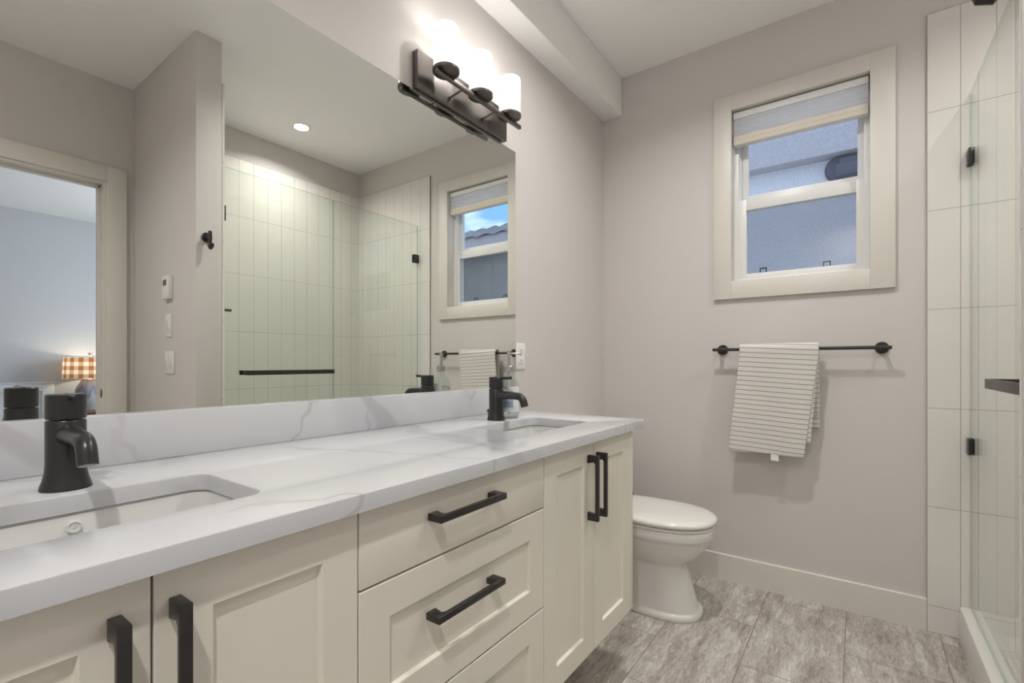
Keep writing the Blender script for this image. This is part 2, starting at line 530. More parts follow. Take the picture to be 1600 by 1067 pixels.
def cloth_mat(name, col, transl):
    m, nt, b = new_mat(name)
    out = nt.nodes['Material Output']; nt.nodes.remove(b)
    d = N(nt, 'ShaderNodeBsdfDiffuse'); t = N(nt, 'ShaderNodeBsdfTranslucent')
    d.inputs['Color'].default_value = (*col, 1); t.inputs['Color'].default_value = (*col, 1)
    mx = N(nt, 'ShaderNodeMixShader', Fac=transl)
    nt.links.new(d.outputs[0], mx.inputs[1]); nt.links.new(t.outputs[0], mx.inputs[2])
    nt.links.new(mx.outputs[0], out.inputs['Surface'])
    return m
M['blind'] = cloth_mat('white_cellular_shade_cloth', (0.92, 0.925, 0.94), 0.6)
M['blindrail'] = pm('beige_shade_rail', (0.74, 0.685, 0.60), 0.5)

def frosted_mat():
    m, nt, b = new_mat('lit_white_frosted_glass')
    out = nt.nodes['Material Output']; nt.nodes.remove(b)
    d = N(nt, 'ShaderNodeBsdfDiffuse'); t = N(nt, 'ShaderNodeBsdfTranslucent'); g = N(nt, 'ShaderNodeBsdfGlossy', Roughness=0.12)
    d.inputs['Color'].default_value = (0.85, 0.84, 0.82, 1); t.inputs['Color'].default_value = (0.92, 0.91, 0.89, 1)
    e = N(nt, 'ShaderNodeEmission', Strength=SHADE_EMIT); e.inputs['Color'].default_value = (1.0, 0.965, 0.91, 1)
    mx = N(nt, 'ShaderNodeMixShader', Fac=0.5)
    nt.links.new(d.outputs[0], mx.inputs[1]); nt.links.new(t.outputs[0], mx.inputs[2])
    m2 = N(nt, 'ShaderNodeMixShader', Fac=0.05)
    nt.links.new(mx.outputs[0], m2.inputs[1]); nt.links.new(g.outputs[0], m2.inputs[2])
    ad = N(nt, 'ShaderNodeAddShader')
    nt.links.new(m2.outputs[0], ad.inputs[0]); nt.links.new(e.outputs[0], ad.inputs[1])
    nt.links.new(ad.outputs[0], out.inputs['Surface'])
    return m
M['frosted'] = frosted_mat()

def screen_mat():
    m, nt, b = new_mat('grey_insect_mesh')
    out = nt.nodes['Material Output']; nt.nodes.remove(b)
    t = N(nt, 'ShaderNodeBsdfTransparent'); d = N(nt, 'ShaderNodeBsdfDiffuse'); d.inputs['Color'].default_value = (0.06, 0.06, 0.06, 1)
    lw = N(nt, 'ShaderNodeLayerWeight', Blend=0.5)
    r = N(nt, 'ShaderNodeMapRange'); r.inputs['To Min'].default_value = 0.24; r.inputs['To Max'].default_value = 1.0
    nt.links.new(lw.outputs['Facing'], r.inputs['Value'])
    mx = N(nt, 'ShaderNodeMixShader')
    nt.links.new(r.outputs['Result'], mx.inputs['Fac'])
    nt.links.new(t.outputs[0], mx.inputs[1]); nt.links.new(d.outputs[0], mx.inputs[2])
    nt.links.new(mx.outputs[0], out.inputs['Surface'])
    return m
M['screen'] = screen_mat()
M['bedwall'] = pm('pale_grey_bedroom_paint', (0.60, 0.605, 0.62), 0.7)
M['carpet'] = pm('beige_carpet', (0.50, 0.46, 0.40), 0.95, bump=0.5, bscale=300)
M['whitewood'] = pm('white_painted_wood', (0.74, 0.77, 0.80), 0.4)
M['wood'] = pm('reddish_brown_wood', (0.20, 0.085, 0.05), 0.4, vary=0.3, vscale=8)
M['label_white'] = pm('white_paper_label', (0.82, 0.84, 0.84), 0.5)
M['label_blue'] = pm('pale_blue_label_panel', (0.42, 0.52, 0.60), 0.5)
M['label_ink'] = pm('slate_blue_ink', (0.16, 0.22, 0.32), 0.5)
M['soap'] = glass_mat('clear_soap', (0.93, 0.95, 0.95), 0.5)
M['seal'] = pm('dark_seam', (0.16, 0.15, 0.14), 0.6)

# ------------------------------------------------------------------ large area lights
def area(name, parent, loc, rot, sx, sy, power, col, spread=None, shape='RECTANGLE'):
    ld = bpy.data.lights.new(name, 'AREA')
    ld.shape = shape; ld.size = sx
    if shape == 'RECTANGLE': ld.size_y = sy
    ld.energy = power; ld.color = col
    if spread: ld.spread = spread
    o = bpy.data.objects.new(name, ld)
    COL.objects.link(o)
    if parent is not None:
        o.parent = parent
        o.location = Vector(loc) - org_of(parent)
    else:
        o.location = loc
    o.rotation_euler = rot
    return o

def struct(mb, name, mat, label, cat, loc=(0, 0, 0)):
    o = mb.build(name, mat, loc=loc)
    return tag(o, label, cat, kind='structure')

# ================================================================== ROOM SHELL
XW = L + 0.15            # outer face of the window wall
OY0, OY1, OZ0, OZ1 = -1.2585, -0.686, 1.498, 2.369   # window opening
b = MB().box(XN - 0.12, XW, YB - 0.06, 0.126, -0.12, 0)
struct(b, 'floor', M['floor'], 'bathroom floor of grey-brown streaked stone-look tiles', 'floor')
b = MB().box(XN - 0.12, XW, YB - 0.12, 0.126, ZCEIL, ZCEIL + 0.12)
struct(b, 'ceiling', M['ceil'], 'flat off-white bathroom ceiling', 'ceiling')
b = MB().box(XN - 0.12, XW, 0.006, 0.126, 0, ZCEIL)
struct(b, 'wall_left', M['wall'], 'greige wall behind the vanity and mirror', 'wall')
b = (MB().box(L, XW, OY1, 0.006, 0, ZCEIL).box(L, XW, YB, OY0, 0, ZCEIL)
     .box(L, XW, OY0, OY1, 0, OZ0).box(L, XW, OY0, OY1, OZ1, ZCEIL))
struct(b, 'wall_far', M['wall'], 'greige wall with the window and the towel rail', 'wall')
b = MB().box(PX0, PX1, YB, YP, 0, ZCEIL, 0.004)
struct(b, 'wall_partition', M['wall'], 'short greige partition wall at the shower end with switches on it', 'wall')
b = MB().box(XN - 0.12, XN, YB, 0.006, 0, ZCEIL)
struct(b, 'wall_near', M['wall'], 'greige wall behind the camera', 'wall')
b = MB().box(XN - 0.12, L, 0.006, -0.108, 2.513, ZCEIL, 0.003)
struct(b, 'soffit', M['ceil'], 'boxed off-white soffit along the ceiling above the mirror', 'soffit')
DX0, DX1, DZ = 0.02, 0.852, 2.128                      # bedroom door opening
b = (MB().box(XN - 0.12, DX0, YB - 0.12, YB, 0, ZCEIL).box(DX1, XW, YB - 0.12, YB, 0, ZCEIL)
     .box(DX0, DX1, YB - 0.12, YB, DZ, ZCEIL))
struct(b, 'wall_right', M['wall'], 'greige wall around the bedroom doorway and behind the shower', 'wall')

# baseboards
def base_prof(a0, sgn, h=0.132, t=0.014):
    return [(a0, 0), (a0 + sgn * t, 0), (a0 + sgn * t, h - 0.003), (a0 + sgn * (t - 0.003), h), (a0, h)]
b = MB().prism([(L, 0), (L - .014, 0), (L - .014, .129), (L - .011, .132), (L, .132)], 'Y', -1.4365, 0.006)
struct(b, 'baseboard_far', M['trim'], 'cream baseboard below the window wall', 'baseboard')
b = MB().prism([(0.006, 0), (-.008, 0), (-.008, .129), (-.005, .132), (0.006, .132)], 'X', XN, L - 0.014)
struct(b, 'baseboard_left', M['trim'], 'cream baseboard behind the toilet and under the vanity', 'baseboard')
b = MB().prism([(PX0, 0), (PX0 - .014, 0), (PX0 - .014, .129), (PX0 - .011, .132), (PX0, .132)], 'Y', YB, YP)
struct(b, 'baseboard_partition', M['trim'], 'cream baseboard along the partition wall', 'baseboard')

# shower tile cladding
b = MB().box(L - 0.012, L, YB, -1.437, 0, 2.525, 0.0015, 1)
struct(b, 'wall_tile_far', M['tile_far'], 'stacked white glossy tile strip on the window wall', 'tiled wall')
b = MB().box(PX1, L - 0.012, YB, YB + 0.012, 0, 2.525)
struct(b, 'wall_tile_back', M['tile_back'], 'stacked white glossy tile across the back of the shower', 'tiled wall')
b = MB().box(PX1, PX1 + 0.012, YB + 0.012, YP, 0, 2.525, 0.0015, 1)
struct(b, 'wall_tile_partition', M['tile_far'], 'stacked white tile on the shower side of the partition', 'tiled wall')

# ================================================================== BEDROOM DOORWAY
d = thing('door_1', (0.436, YB, 0), 'cream cased doorway leading into the bedroom', 'doorway', kind='structure')
CW = 0.092
b = MB()
b.box(DX1 + 0.014, DX1 + 0.106, YB, YB + 0.018, 0, DZ + 0.106, 0.002)
b.box(DX0 - 0.106, DX0 - 0.014, YB, YB + 0.018, 0, DZ + 0.106, 0.002)
b.box(DX0 - 0.014, DX1 + 0.014, YB, YB + 0.018, DZ + 0.014, DZ + 0.106, 0.002)
b.build('casing', M['trim'], d)
b = MB()
b.box(DX1 - 0.002, DX1 + 0.020, YB - 0.12, YB + 0.006, 0, DZ + 0.02, 0.001)
b.box(DX0 - 0.020, DX0 + 0.002, YB - 0.12, YB + 0.006, 0, DZ + 0.02, 0.001)
b.box(DX0, DX1, YB - 0.12, YB + 0.006, DZ - 0.002, DZ + 0.02, 0.001)
b.build('jamb', M['trim'], d)
b = MB()
b.box(DX1 - 0.014, DX1 - 0.001, YB - 0.082, YB - 0.044, 0, DZ - 0.002, 0.001)
b.box(DX0 + 0.001, DX0 + 0.014, YB - 0.082, YB - 0.044, 0, DZ - 0.002, 0.001)
b.box(DX0, DX1, YB - 0.082, YB - 0.044, DZ - 0.014, DZ - 0.001, 0.001)
b.build('door_stop', M['trim'], d)
loop = []
def oval(x, yc, zc, w, h, n=20):
    return [(x, yc + w * math.cos(2 * PI * i / n), zc + h * math.sin(2 * PI * i / n)) for i in range(n)]
b = MB().loft([oval(DX1 - 0.002, YB - 0.024, 0.922, 0.013, 0.027), oval(DX1 - 0.0045, YB - 0.024, 0.922, 0.012, 0.026)])
tag(b.build('strike_plate', M['black'], d), 'black oval strike plate')

# ================================================================== WINDOW
w = thing('window_1', (L, -0.972, 1.498), 'white single-hung window in a wide cream casing', 'window', kind='structure')
b = MB()
for (y0, y1, z0, z1) in ((-1.336, -1.250, 1.418, 2.436), (-0.694, -0.611, 1.418, 2.436), (-1.250, -0.694, 2.361, 2.436), (-1.250, -0.694, 1.418, 1.506)):
    b.box(L - 0.018, L, y0, y1, z0, z1, 0.0012)
b.build('casing', M['trim'], w)
b = MB()
b.box(L - 0.002, L + 0.060, OY0, OY0 + 0.008, OZ0, OZ1).box(L - 0.002, L + 0.060, OY1 - 0.008, OY1, OZ0, OZ1)
b.box(L - 0.002, L + 0.060, OY0 + 0.008, OY1 - 0.008, OZ1 - 0.008, OZ1).box(L - 0.002, L + 0.060, OY0 + 0.008, OY1 - 0.008, OZ0, OZ0 + 0.008)
b.build('jamb_liner', M['trim'], w)
FX0, FX1 = L + 0.060, L + 0.135
b = MB()                                              # outer vinyl frame
b.box(FX0, FX1, OY0, OY0 + 0.030, OZ0, OZ1, 0.002).box(FX0, FX1, OY1 - 0.030, OY1, OZ0, OZ1, 0.002)
b.box(FX0, FX1, OY0 + 0.029, OY1 - 0.029, OZ1 - 0.035, OZ1, 0.002).box(FX0, FX1, OY0 + 0.029, OY1 - 0.029, OZ0, OZ0 + 0.026, 0.002)
b.box(FX0 + 0.028, FX0 + 0.036, OY1 - 0.036, OY1 - 0.029, OZ0 + .02, OZ1 - .03)
b.build('window_frame', M['vinyl'], w)
def sash(name, x0, x1, gy0, gy1, gz0, gz1, oy0, oy1, oz0, oz1, gx):
    b = MB()
    b.box(x0, x1, oy0, gy0, oz0, oz1, 0.002).box(x0, x1, gy1, oy1, oz0, oz1, 0.002)
    b.box(x0, x1, gy0 - .001, gy1 + .001, gz1, oz1, 0.002).box(x0, x1, gy0 - .001, gy1 + .001, oz0, gz0, 0.002)
    s = b.build(name, M['vinyl'], w)
    MB().box(gx, gx + 0.005, gy0 - 0.004, gy1 + 0.004, gz0 - 0.004, gz1 + 0.004).build('glass_pane', M['glassblock'], s)
    return s
sash('lower_sash', L + 0.066, L + 0.098, -1.201, -0.750, 1.549, 1.871, OY0 + 0.026, OY1 - 0.026, OZ0 + 0.024, 1.926, L + 0.088)
sash('upper_sash', L + 0.100, L + 0.130, -1.206, -0.753, 1.953, 2.300, OY0 + 0.028, OY1 - 0.028, 1.905, OZ1 - 0.033, L + 0.112)
MB().box(L + 0.126, L + 0.1275, -1.215, -0.745, 1.53, 1.91).build('insect_screen', M['screen'], w)
for yc in (-0.818, -1.088):                           # little dark pull tabs of the screen
    b = MB()
    b.box(L + 0.116, L + 0.121, yc - 0.016, yc - 0.011, 1.540, 1.580).box(L + 0.116, L + 0.121, yc + 0.011, yc + 0.016, 1.540, 1.580)
    b.box(L + 0.116, L + 0.121, yc - 0.016, yc + 0.016, 1.576, 1.5815)
    tag(b.build('screen_pull_tab', M['slot'], w), 'dark screen pull tab')
# guides the sky's daylight in through the opening
ao = area('window_portal', w, (XW + 0.02, -0.972, 1.95), (0, PI / 2, 0), 0.86, 0.56, 1.0, DAY)
ao.data.cycles.is_portal = True

s = thing('cellular_shade', (L + 0.03, -0.972, 2.361), 'white pleated cellular shade raised to the top of the window', 'blind')
b = MB().box(L + 0.008, L + 0.052, OY0 + 0.012, OY1 - 0.012, 2.322, 2.355, 0.004)
b.build('headrail', M['vinyl'], s)
prof = []
zs_, n = 2.322, 4
front = [(L + 0.018, 2.323)]
for i in range(n):
    front.append((L + 0.0125, 2.323 - (i + 0.5) * 0.0218))
    front.append((L + 0.0165, 2.323 - (i + 1) * 0.0218))
back = [(2 * (L + 0.030) - x, z) for x, z in reversed(front)]
MB().prism(front + back, 'Y', OY0 + 0.014, OY1 - 0.014).build('pleated_cloth', M['blind'], s, smooth=False)
b = MB().box(L + 0.008, L + 0.050, OY0 + 0.013, OY1 - 0.013, 2.190, 2.236, 0.004)
b.box(L + 0.0065, L + 0.020, OY0 + 0.013, OY1 - 0.013, 2.212, 2.220, 0.002)
b.build('bottom_rail', M['blindrail'], s)

# ================================================================== MIRROR
b = MB().box(-0.115, 1.697, 0.0, 0.006, 0.9965, 2.0156)
o = b.build('mirror', M['mirror'], loc=(0.79, 0, 0.9965), smooth=False)
tag(o, 'large frameless wall mirror above the double vanity', 'mirror')

# ================================================================== VANITY
def slab_with_holes(x0, x1, y0, y1, z0, z1, holes, bev):
    bm = bmesh.new()
    def ring(pts):
        vs = [bm.verts.new(p) for p in pts]
        return [bm.edges.new((vs[i], vs[(i + 1) % len(vs)])) for i in range(len(vs))]
    es = ring([(x0, y0, z1), (x1, y0, z1), (x1, y1, z1), (x0, y1, z1)])
    for h in holes:
        es += ring(rrect(*h, z1))
    bmesh.ops.triangle_fill(bm, use_beauty=True, use_dissolve=False, edges=es)
    r = bmesh.ops.extrude_face_region(bm, geom=list(bm.faces))
    vs = [g for g in r['geom'] if isinstance(g, bmesh.types.BMVert)]
    bmesh.ops.translate(bm, verts=vs, vec=(0, 0, z0 - z1))
    bmesh.ops.recalc_face_normals(bm, faces=bm.faces)
    ed = [e for e in bm.edges if len(e.link_faces) == 2 and e.calc_face_angle() > 1.2
          and all(abs(v.co.z - z1) < 1e-6 for v in e.verts)]
    bmesh.ops.bevel(bm, geom=ed, offset=bev, segments=3, affect='EDGES', profile=0.5)
    return bm
CX0, CX1 = -0.130, 1.664
holes = [(0.022, 0.382, -0.458, -0.228, 0.030), (1.135, 1.490, -0.458, -0.228, 0.030)]
b = MB(); b.merge(slab_with_holes(CX0, CX1, CF, 0.0, CB, CT, holes, 0.003))
ct = b.build('countertop', M['quartz'], loc=(0.77, -0.29, CB), angle=30)
tag(ct, 'white quartz double-sink countertop with soft grey veins', 'countertop')
b = MB().box(CX0, CX1, -0.021, 0.0, CT, 0.9965, 0.0015)
bs = b.build('backsplash', M['quartz'], loc=(0.77, -0.01, CT), angle=30)
tag(bs, 'white veined quartz backsplash strip along the bottom of the mirror', 'backsplash')

def sink(hx0, hx1, label):
    cx = (hx0 + hx1) / 2
    t = thing('sink', (cx, -0.343, CB - 0.16), label, 'sink', 'undermount sinks in the countertop')
    x0, x1, y0, y1 = hx0 - 0.006, hx1 + 0.006, -0.464, -0.222
    lp = [rrect(x0 - 0.02, x1 + 0.02, y0 - 0.02, y1 + 0.02, 0.04, CB - 0.0125),
          rrect(x0 - 0.02, x1 + 0.02, y0 - 0.02, y1 + 0.02, 0.04, CB - 0.0015),
          rrect(x0, x1, y0, y1, 0.034, CB - 0.0015),
          rrect(x0 + 0.003, x1 - 0.003, y0 + 0.003, y1 - 0.003, 0.032, CB - 0.005),
          rrect(x0 + 0.010, x1 - 0.010, y0 + 0.010, y1 - 0.010, 0.032, CB - 0.10),
          rrect(x0 + 0.022, x1 - 0.022, y0 + 0.022, y1 - 0.022, 0.032, CB - 0.128),
          rrect(x0 + 0.050, x1 - 0.050, y0 + 0.050, y1 - 0.050, 0.030, CB - 0.137),
          rrect(x0 + 0.050, x1 - 0.050, y0 + 0.050, y1 - 0.050, 0.030, CB - 0.150),
          rrect(x0 + 0.010, x1 - 0.010, y0 + 0.010, y1 - 0.010, 0.034, CB - 0.145),
          rrect(x0 - 0.006, x1 + 0.006, y0 - 0.006, y1 + 0.006, 0.036, CB - 0.10),
          rrect(x0 - 0.006, x1 + 0.006, y0 - 0.006, y1 + 0.006, 0.036, CB - 0.0125),
          rrect(x0 - 0.02, x1 + 0.02, y0 - 0.02, y1 + 0.02, 0.04, CB - 0.0125)]
    MB().loft(lp, False, False).build('basin', M['sink'], t)
    b = MB().lathe([(0.0095, 0.002), (0.0095, -0.002), (0.0075, -0.0025), (0.0075, -0.001), (0.0013, -0.001), (0.0013, -0.002)], (cx, y1 - 0.0065, CB - 0.022), 'Y', 24)
    tag(b.build('overflow_cover', M['sink'], t), 'small round overflow cover')
    b = MB().lathe([(0.030, 0.0), (0.030, 0.003), (0.026, 0.004), (0.022, 0.002), (0.020, 0.006), (0.004, 0.008)], (cx, -0.343, CB - 0.1375), 'Z', 28)
    tag(b.build('drain', M['black'], t), 'black drain stopper')
    return t
sink(0.022, 0.382, 'white rectangular undermount sink nearest the camera')
sink(1.135, 1.490, 'white rectangular undermount sink at the far end beside the soap bottle')

# fronts -------------------------------------------------------------
DF, DT = -0.566, 0.020
def slab_front(x0, x1, z0, z1):
    return MB().box(x0, x1, DF, DF + DT, z0, z1, 0.0018)
def shaker_front(x0, x1, z0, z1, rw=0.062, rec=0.008):
    def rl(i, y):
        return [(x0 + i, y, z0 + i), (x1 - i, y, z0 + i), (x1 - i, y, z1 - i), (x0 + i, y, z1 - i)]
    def r2(i, y):
        return rl(i, y)
    f = MB()
    e = 0.0016
    f.loft([rl(0, DF + DT), rl(0, DF + e), rl(e * 0.35, DF + e * 0.35), rl(e, DF), rl(rw - 0.001, DF), rl(rw, DF + 0.001),
            rl(rw + 0.0025, DF + rec - 0.001), rl(rw + 0.0035, DF + rec)])
    return f
def pull(parent, along, c, half, zc_or_x):
    """U-shaped square bar pull; along 'Z' (doors) or 'X' (drawers)"""
    w, d, th, ft = 0.0065, 0.034, 0.0095, 0.024
    y0, y1 = DF + 0.0005, DF - d
    poly = [(c - half, y0), (c - half, y1), (c + half, y1), (c + half, y0), (c + half - ft, y0), (c + half - ft + .004, y1 + th + .004), (c + half - ft - .002, y1 + th),
            (c - half + ft + .002, y1 + th), (c - half + ft - .004, y1 + th + .004), (c - half + ft, y0)]
    m = MB()
    if along == 'X':
        m.prism(poly, 'Z', zc_or_x - w, zc_or_x + w, 0.0012)
    else:
        m.prism([(y, z) for z, y in poly], 'X', zc_or_x - w, zc_or_x + w, 0.0012)
    return tag(m.build('handle', M['bronze'], parent, angle=30), 'dark bronze bar handle')
CZ0, CZ1 = 0.237, 0.8635
HZ, HH = 0.7335, 0.0955
def carcass(t, x0, x1):
    m = MB()
    yb0 = -0.002
    m.box(x0, x0 + 0.016, DF + DT + 0.0008, yb0, CZ0 + 0.002, CB).box(x1 - 0.016, x1, DF + DT + 0.0008, yb0, CZ0 + 0.002, CB)
    m.box(x0 + 0.016, x1 - 0.016, DF + DT + 0.0008, yb0, CZ0 + 0.002, CZ0 + 0.018).box(x0 + 0.016, x1 - 0.016, yb0 - 0.006, yb0, CZ0 + 0.018, CB)
    m.box(x0 + 0.016, x1 - 0.016, DF + DT + 0.0008, DF + DT + 0.05, CB - 0.018, CB)
    tag(m.build('carcass', M['gapdark'], t), 'tan cabinet box behind the fronts')
g = 0.0013
def sink_cabinet(x0, xm, x1, label):
    t = thing('sink_cabinet', ((x0 + x1) / 2, -0.28, CZ0), label, 'cabinet', 'wall-hung vanity cabinets')
    carcass(t, x0, x1)
    a = shaker_front(x0 + g, xm - g, CZ0, CZ1, 0.062).build('door', M['cab'], t, angle=20)
    pull(a, 'Z', HZ, HH, xm - 0.034)
    c = shaker_front(xm + g, x1 - g, CZ0, CZ1, 0.062).build('door', M['cab'], t, angle=20)
    pull(c, 'Z', HZ, HH, xm + 0.022)
    return t
lc = sink_cabinet(-0.076, 0.199, 0.473, 'cream two-door vanity cabinet under the nearest sink')
rc = sink_cabinet(1.027, 1.306, 1.5935, 'cream two-door vanity cabinet at the far end next to the toilet')
MB().box(-0.098, -0.077, DF + 0.001, -0.002, CZ0, CB, 0.001).build('end_panel', M['cab'], lc)
MB().box(1.5945, 1.6165, DF + 0.001, -0.002, CZ0, CB, 0.001).build('end_panel', M['cab'], rc)
t = thing('drawer_cabinet', (0.75, -0.28, CZ0), 'cream three-drawer vanity cabinet between the two sink cabinets', 'cabinet', 'wall-hung vanity cabinets')
carcass(t, 0.473, 1.027)
dr = slab_front(0.473 + g, 1.027 - g, 0.7355, CZ1).build('drawer', M['cab'], t); pull(dr, 'X', 0.724, 0.1, 0.815)
dr = shaker_front(0.473 + g, 1.027 - g, 0.4845, 0.7315).build('drawer', M['cab'], t, angle=20); pull(dr, 'X', 0.7195, 0.1, 0.634)
dr = shaker_front(0.473 + g, 1.027 - g, CZ0, 0.4805).build('drawer', M['cab'], t, angle=20); pull(dr, 'X', 0.7195, 0.1, 0.384)

# ================================================================== FAUCETS
def faucet(x, y, label):
    t = thing('faucet', (x, y, CT), label, 'faucet', 'black single-lever faucets')
    c = (x, y, CT)
    R = 0.0252
    tag(MB().lathe([(0.0325, 0.0), (0.0325, 0.002), (0.0315, 0.006), (0.0285, 0.016), (0.0262, 0.028), (R, 0.042), (R, 0.108), (R - 0.0012, 0.110), (0.018, 0.110)], c, 'Z', 48).build('body', M['black'], t))
    cap = MB().lathe([(0.020, 0.109), (0.020, 0.1115), (R - 0.0012, 0.1120), (R, 0.1135), (R, 0.150), (R - 0.0015, 0.1518), (0.002, 0.1518)], c, 'Z', 48).build('lever_cap', M['black'], t)
    b = MB().tube([(x + 0.002, y + 0.010, CT + 0.1475), (x + 0.002, y - 0.030, CT + 0.148), (x + 0.002, y - 0.064, CT + 0.149)], [0.0055, 0.0055, 0.0052], 20)
    b.lathe([(0.0035, -0.0002), (0.0035, 0.006), (0.001, 0.006)], (x + 0.002, y - 0.0642, CT + 0.149), 'Y', 16)
    b.build('lever', M['black'], cap)
    pts, rr = [], []
    for yy, zz, r in ((-0.018, 0.088, .0170), (-0.030, 0.0885, .0152), (-0.045, 0.0885, .0138), (-0.070, 0.0880, .0130), (-0.092, 0.0868, .0128)):
        pts.append((x, y + yy, CT + zz)); rr.append(r)
    for i in range(1, 9):
        a = math.radians(4 + 9.0 * i)
        pts.append((x, y - 0.092 - 0.026 * math.sin(a), CT + 0.0868 - 0.026 * (1 - math.cos(a)))); rr.append(.0128)
    q = Vector(pts[-1]); dq = (q - Vector(pts[-2])).normalized()
    pts.append(q + dq * 0.016); rr.append(.0128)
    b = MB().tube(pts, rr, 28)
    b.build('spout', M['black'], t)
    b = MB().lathe([(0.0105, 0), (0.0105, 0.001), (0.002, 0.001)], (0, 0, 0), 'Z', 20)
    e = Vector(pts[-1])
    rot = Matrix.Translation(e) @ dq.to_track_quat('Z', 'Y').to_matrix().to_4x4()
    bmesh.ops.transform(b.bm, matrix=rot, verts=b.bm.verts)
    tag(b.build('aerator', M['brass_grey'], t), 'grey aerator ring')
    b = MB().tube([(x, y + 0.034, CT + 0.0), (x, y + 0.034, CT + 0.026)], 0.003, 12)
    b.lathe([(0.003, 0.024), (0.006, 0.027), (0.0065, 0.033), (0.003, 0.036)], (x, y + 0.034, CT), 'Z', 16)
    b.build('lift_rod', M['black'], t)
    return t
f1 = faucet(0.204, -0.172, 'black single-lever faucet at the nearest sink in the left foreground')
f2 = copy_tree(f1)
f2.location = (1.338, -0.172, CT)
f2['label'] = 'black single-lever faucet at the far sink in front of the soap bottle'

# ================================================================== SOAP BOTTLE
bx, by = 1.415, -0.172
t = thing('soap_dispenser', (bx, by, CT), 'clear soap pump bottle with a pale blue label beside the far faucet', 'soap bottle')
c = (bx, by, CT)
MB().lathe([(0.004, 0.0), (0.033, 0.0), (0.0365, 0.004), (0.037, 0.010), (0.037, 0.118), (0.0355, 0.127), (0.030, 0.138), (0.021, 0.147), (0.0165, 0.153), (0.0155, 0.160), (0.0155, 0.170), (0.004, 0.170)], c, 'Z', 44).build('bottle', M['bottleglass'], t)
MB().lathe([(0.004, 0.004), (0.0335, 0.005), (0.0345, 0.010), (0.0345, 0.104), (0.004, 0.1045)], c, 'Z', 40).build('liquid_soap', M['soap'], t)
def wrap(r, a0, a1, z0, z1, n=16):
    m = bmesh.new()
    prev = None
    for i in range(n + 1):
        a = math.radians(a0 + (a1 - a0) * i / n)
        u, w = math.cos(a), math.sin(a)
        q = [m.verts.new((bx + rr * u, by + rr * w, CT + z)) for rr, z in ((r, z0), (r, z1), (r - .0004, z1), (r - .0004, z0))]
        if prev:
            for k in range(4):
                m.faces.new((prev[k], prev[(k + 1) % 4], q[(k + 1) % 4], q[k]))
        else:
            m.faces.new(q)
        prev = q
    m.faces.new(list(reversed(prev)))
    bmesh.ops.recalc_face_normals(m, faces=m.faces)
    return m
b = MB(); b.merge(wrap(0.0376, 135, 285, 0.024, 0.116)); lab = b.build('label', M['label_white'], t)
b = MB(); b.merge(wrap(0.0380, 172, 240, 0.040, 0.100)); tag(b.build('label_panel', M['label_blue'], lab), 'pale blue printed panel')
b = MB()
for z, a0, a1 in ((.092, 178, 228), (.086, 182, 224), (.079, 190, 216), (.060, 178, 232), (.053, 180, 226), (.046, 180, 214), (.0465, 220, 228)):
    b.merge(wrap(0.0383, a0, a1, z - .0012, z + .0012, 8))
tag(b.build('printed_lines', M['label_ink'], lab), 'slate blue lines of fine print')
pu = MB().lathe([(0.0165, 0.166), (0.0180, 0.168), (0.0180, 0.188), (0.0165, 0.190), (0.0075, 0.190), (0.0075, 0.197), (0.0052, 0.198), (0.0052, 0.228), (0.0085, 0.229), (0.0085, 0.238), (0.0065, 0.240), (0.001, 0.240)], c, 'Z', 32).build('pump', M['chrome'], t)
MB().tube([(bx, by, CT + 0.235), (bx + 0.022, by - 0.022, CT + 0.2352), (bx + 0.030, by - 0.030, CT + 0.232), (bx + 0.033, by - 0.033, CT + 0.229)], 0.0036, 14).build('nozzle', M['chrome'], pu)
MB().tube([(bx, by, CT + 0.012), (bx, by, CT + 0.168)], 0.0025, 10).build('dip_tube', M['label_white'], t)

# ================================================================== OUTLET
def plate_box(m, axis, c0, h, z0, z1, t, sgn):
    pass
t = thing('outlet', (1.738, 0.006, 1.128), 'white double outlet on the wall at the far edge of the mirror', 'outlet')
MB().box(1.703, 1.773, 0.000, 0.006, 1.070, 1.186, 0.002).build('cover_plate', M['plastic'], t)
for zc in (1.106, 1.150):
    r = MB().box(1.7215, 1.7545, -0.0018, 0.001, zc - 0.0145, zc + 0.0145, 0.004).build('receptacle', M['plastic'], t)
    b = MB().box(1.7305, 1.7325, -0.0022, -0.001, zc - 0.001, zc + 0.008).box(1.7425, 1.7445, -0.0022, -0.001, zc - 0.001, zc + 0.008)
    b.lathe([(0.0024, -0.0004), (0.0024, 0.001)], (1.7375, -0.0018, zc - 0.008), 'Y', 12)
    tag(b.build('slot', M['slot'], r), 'dark plug slots')

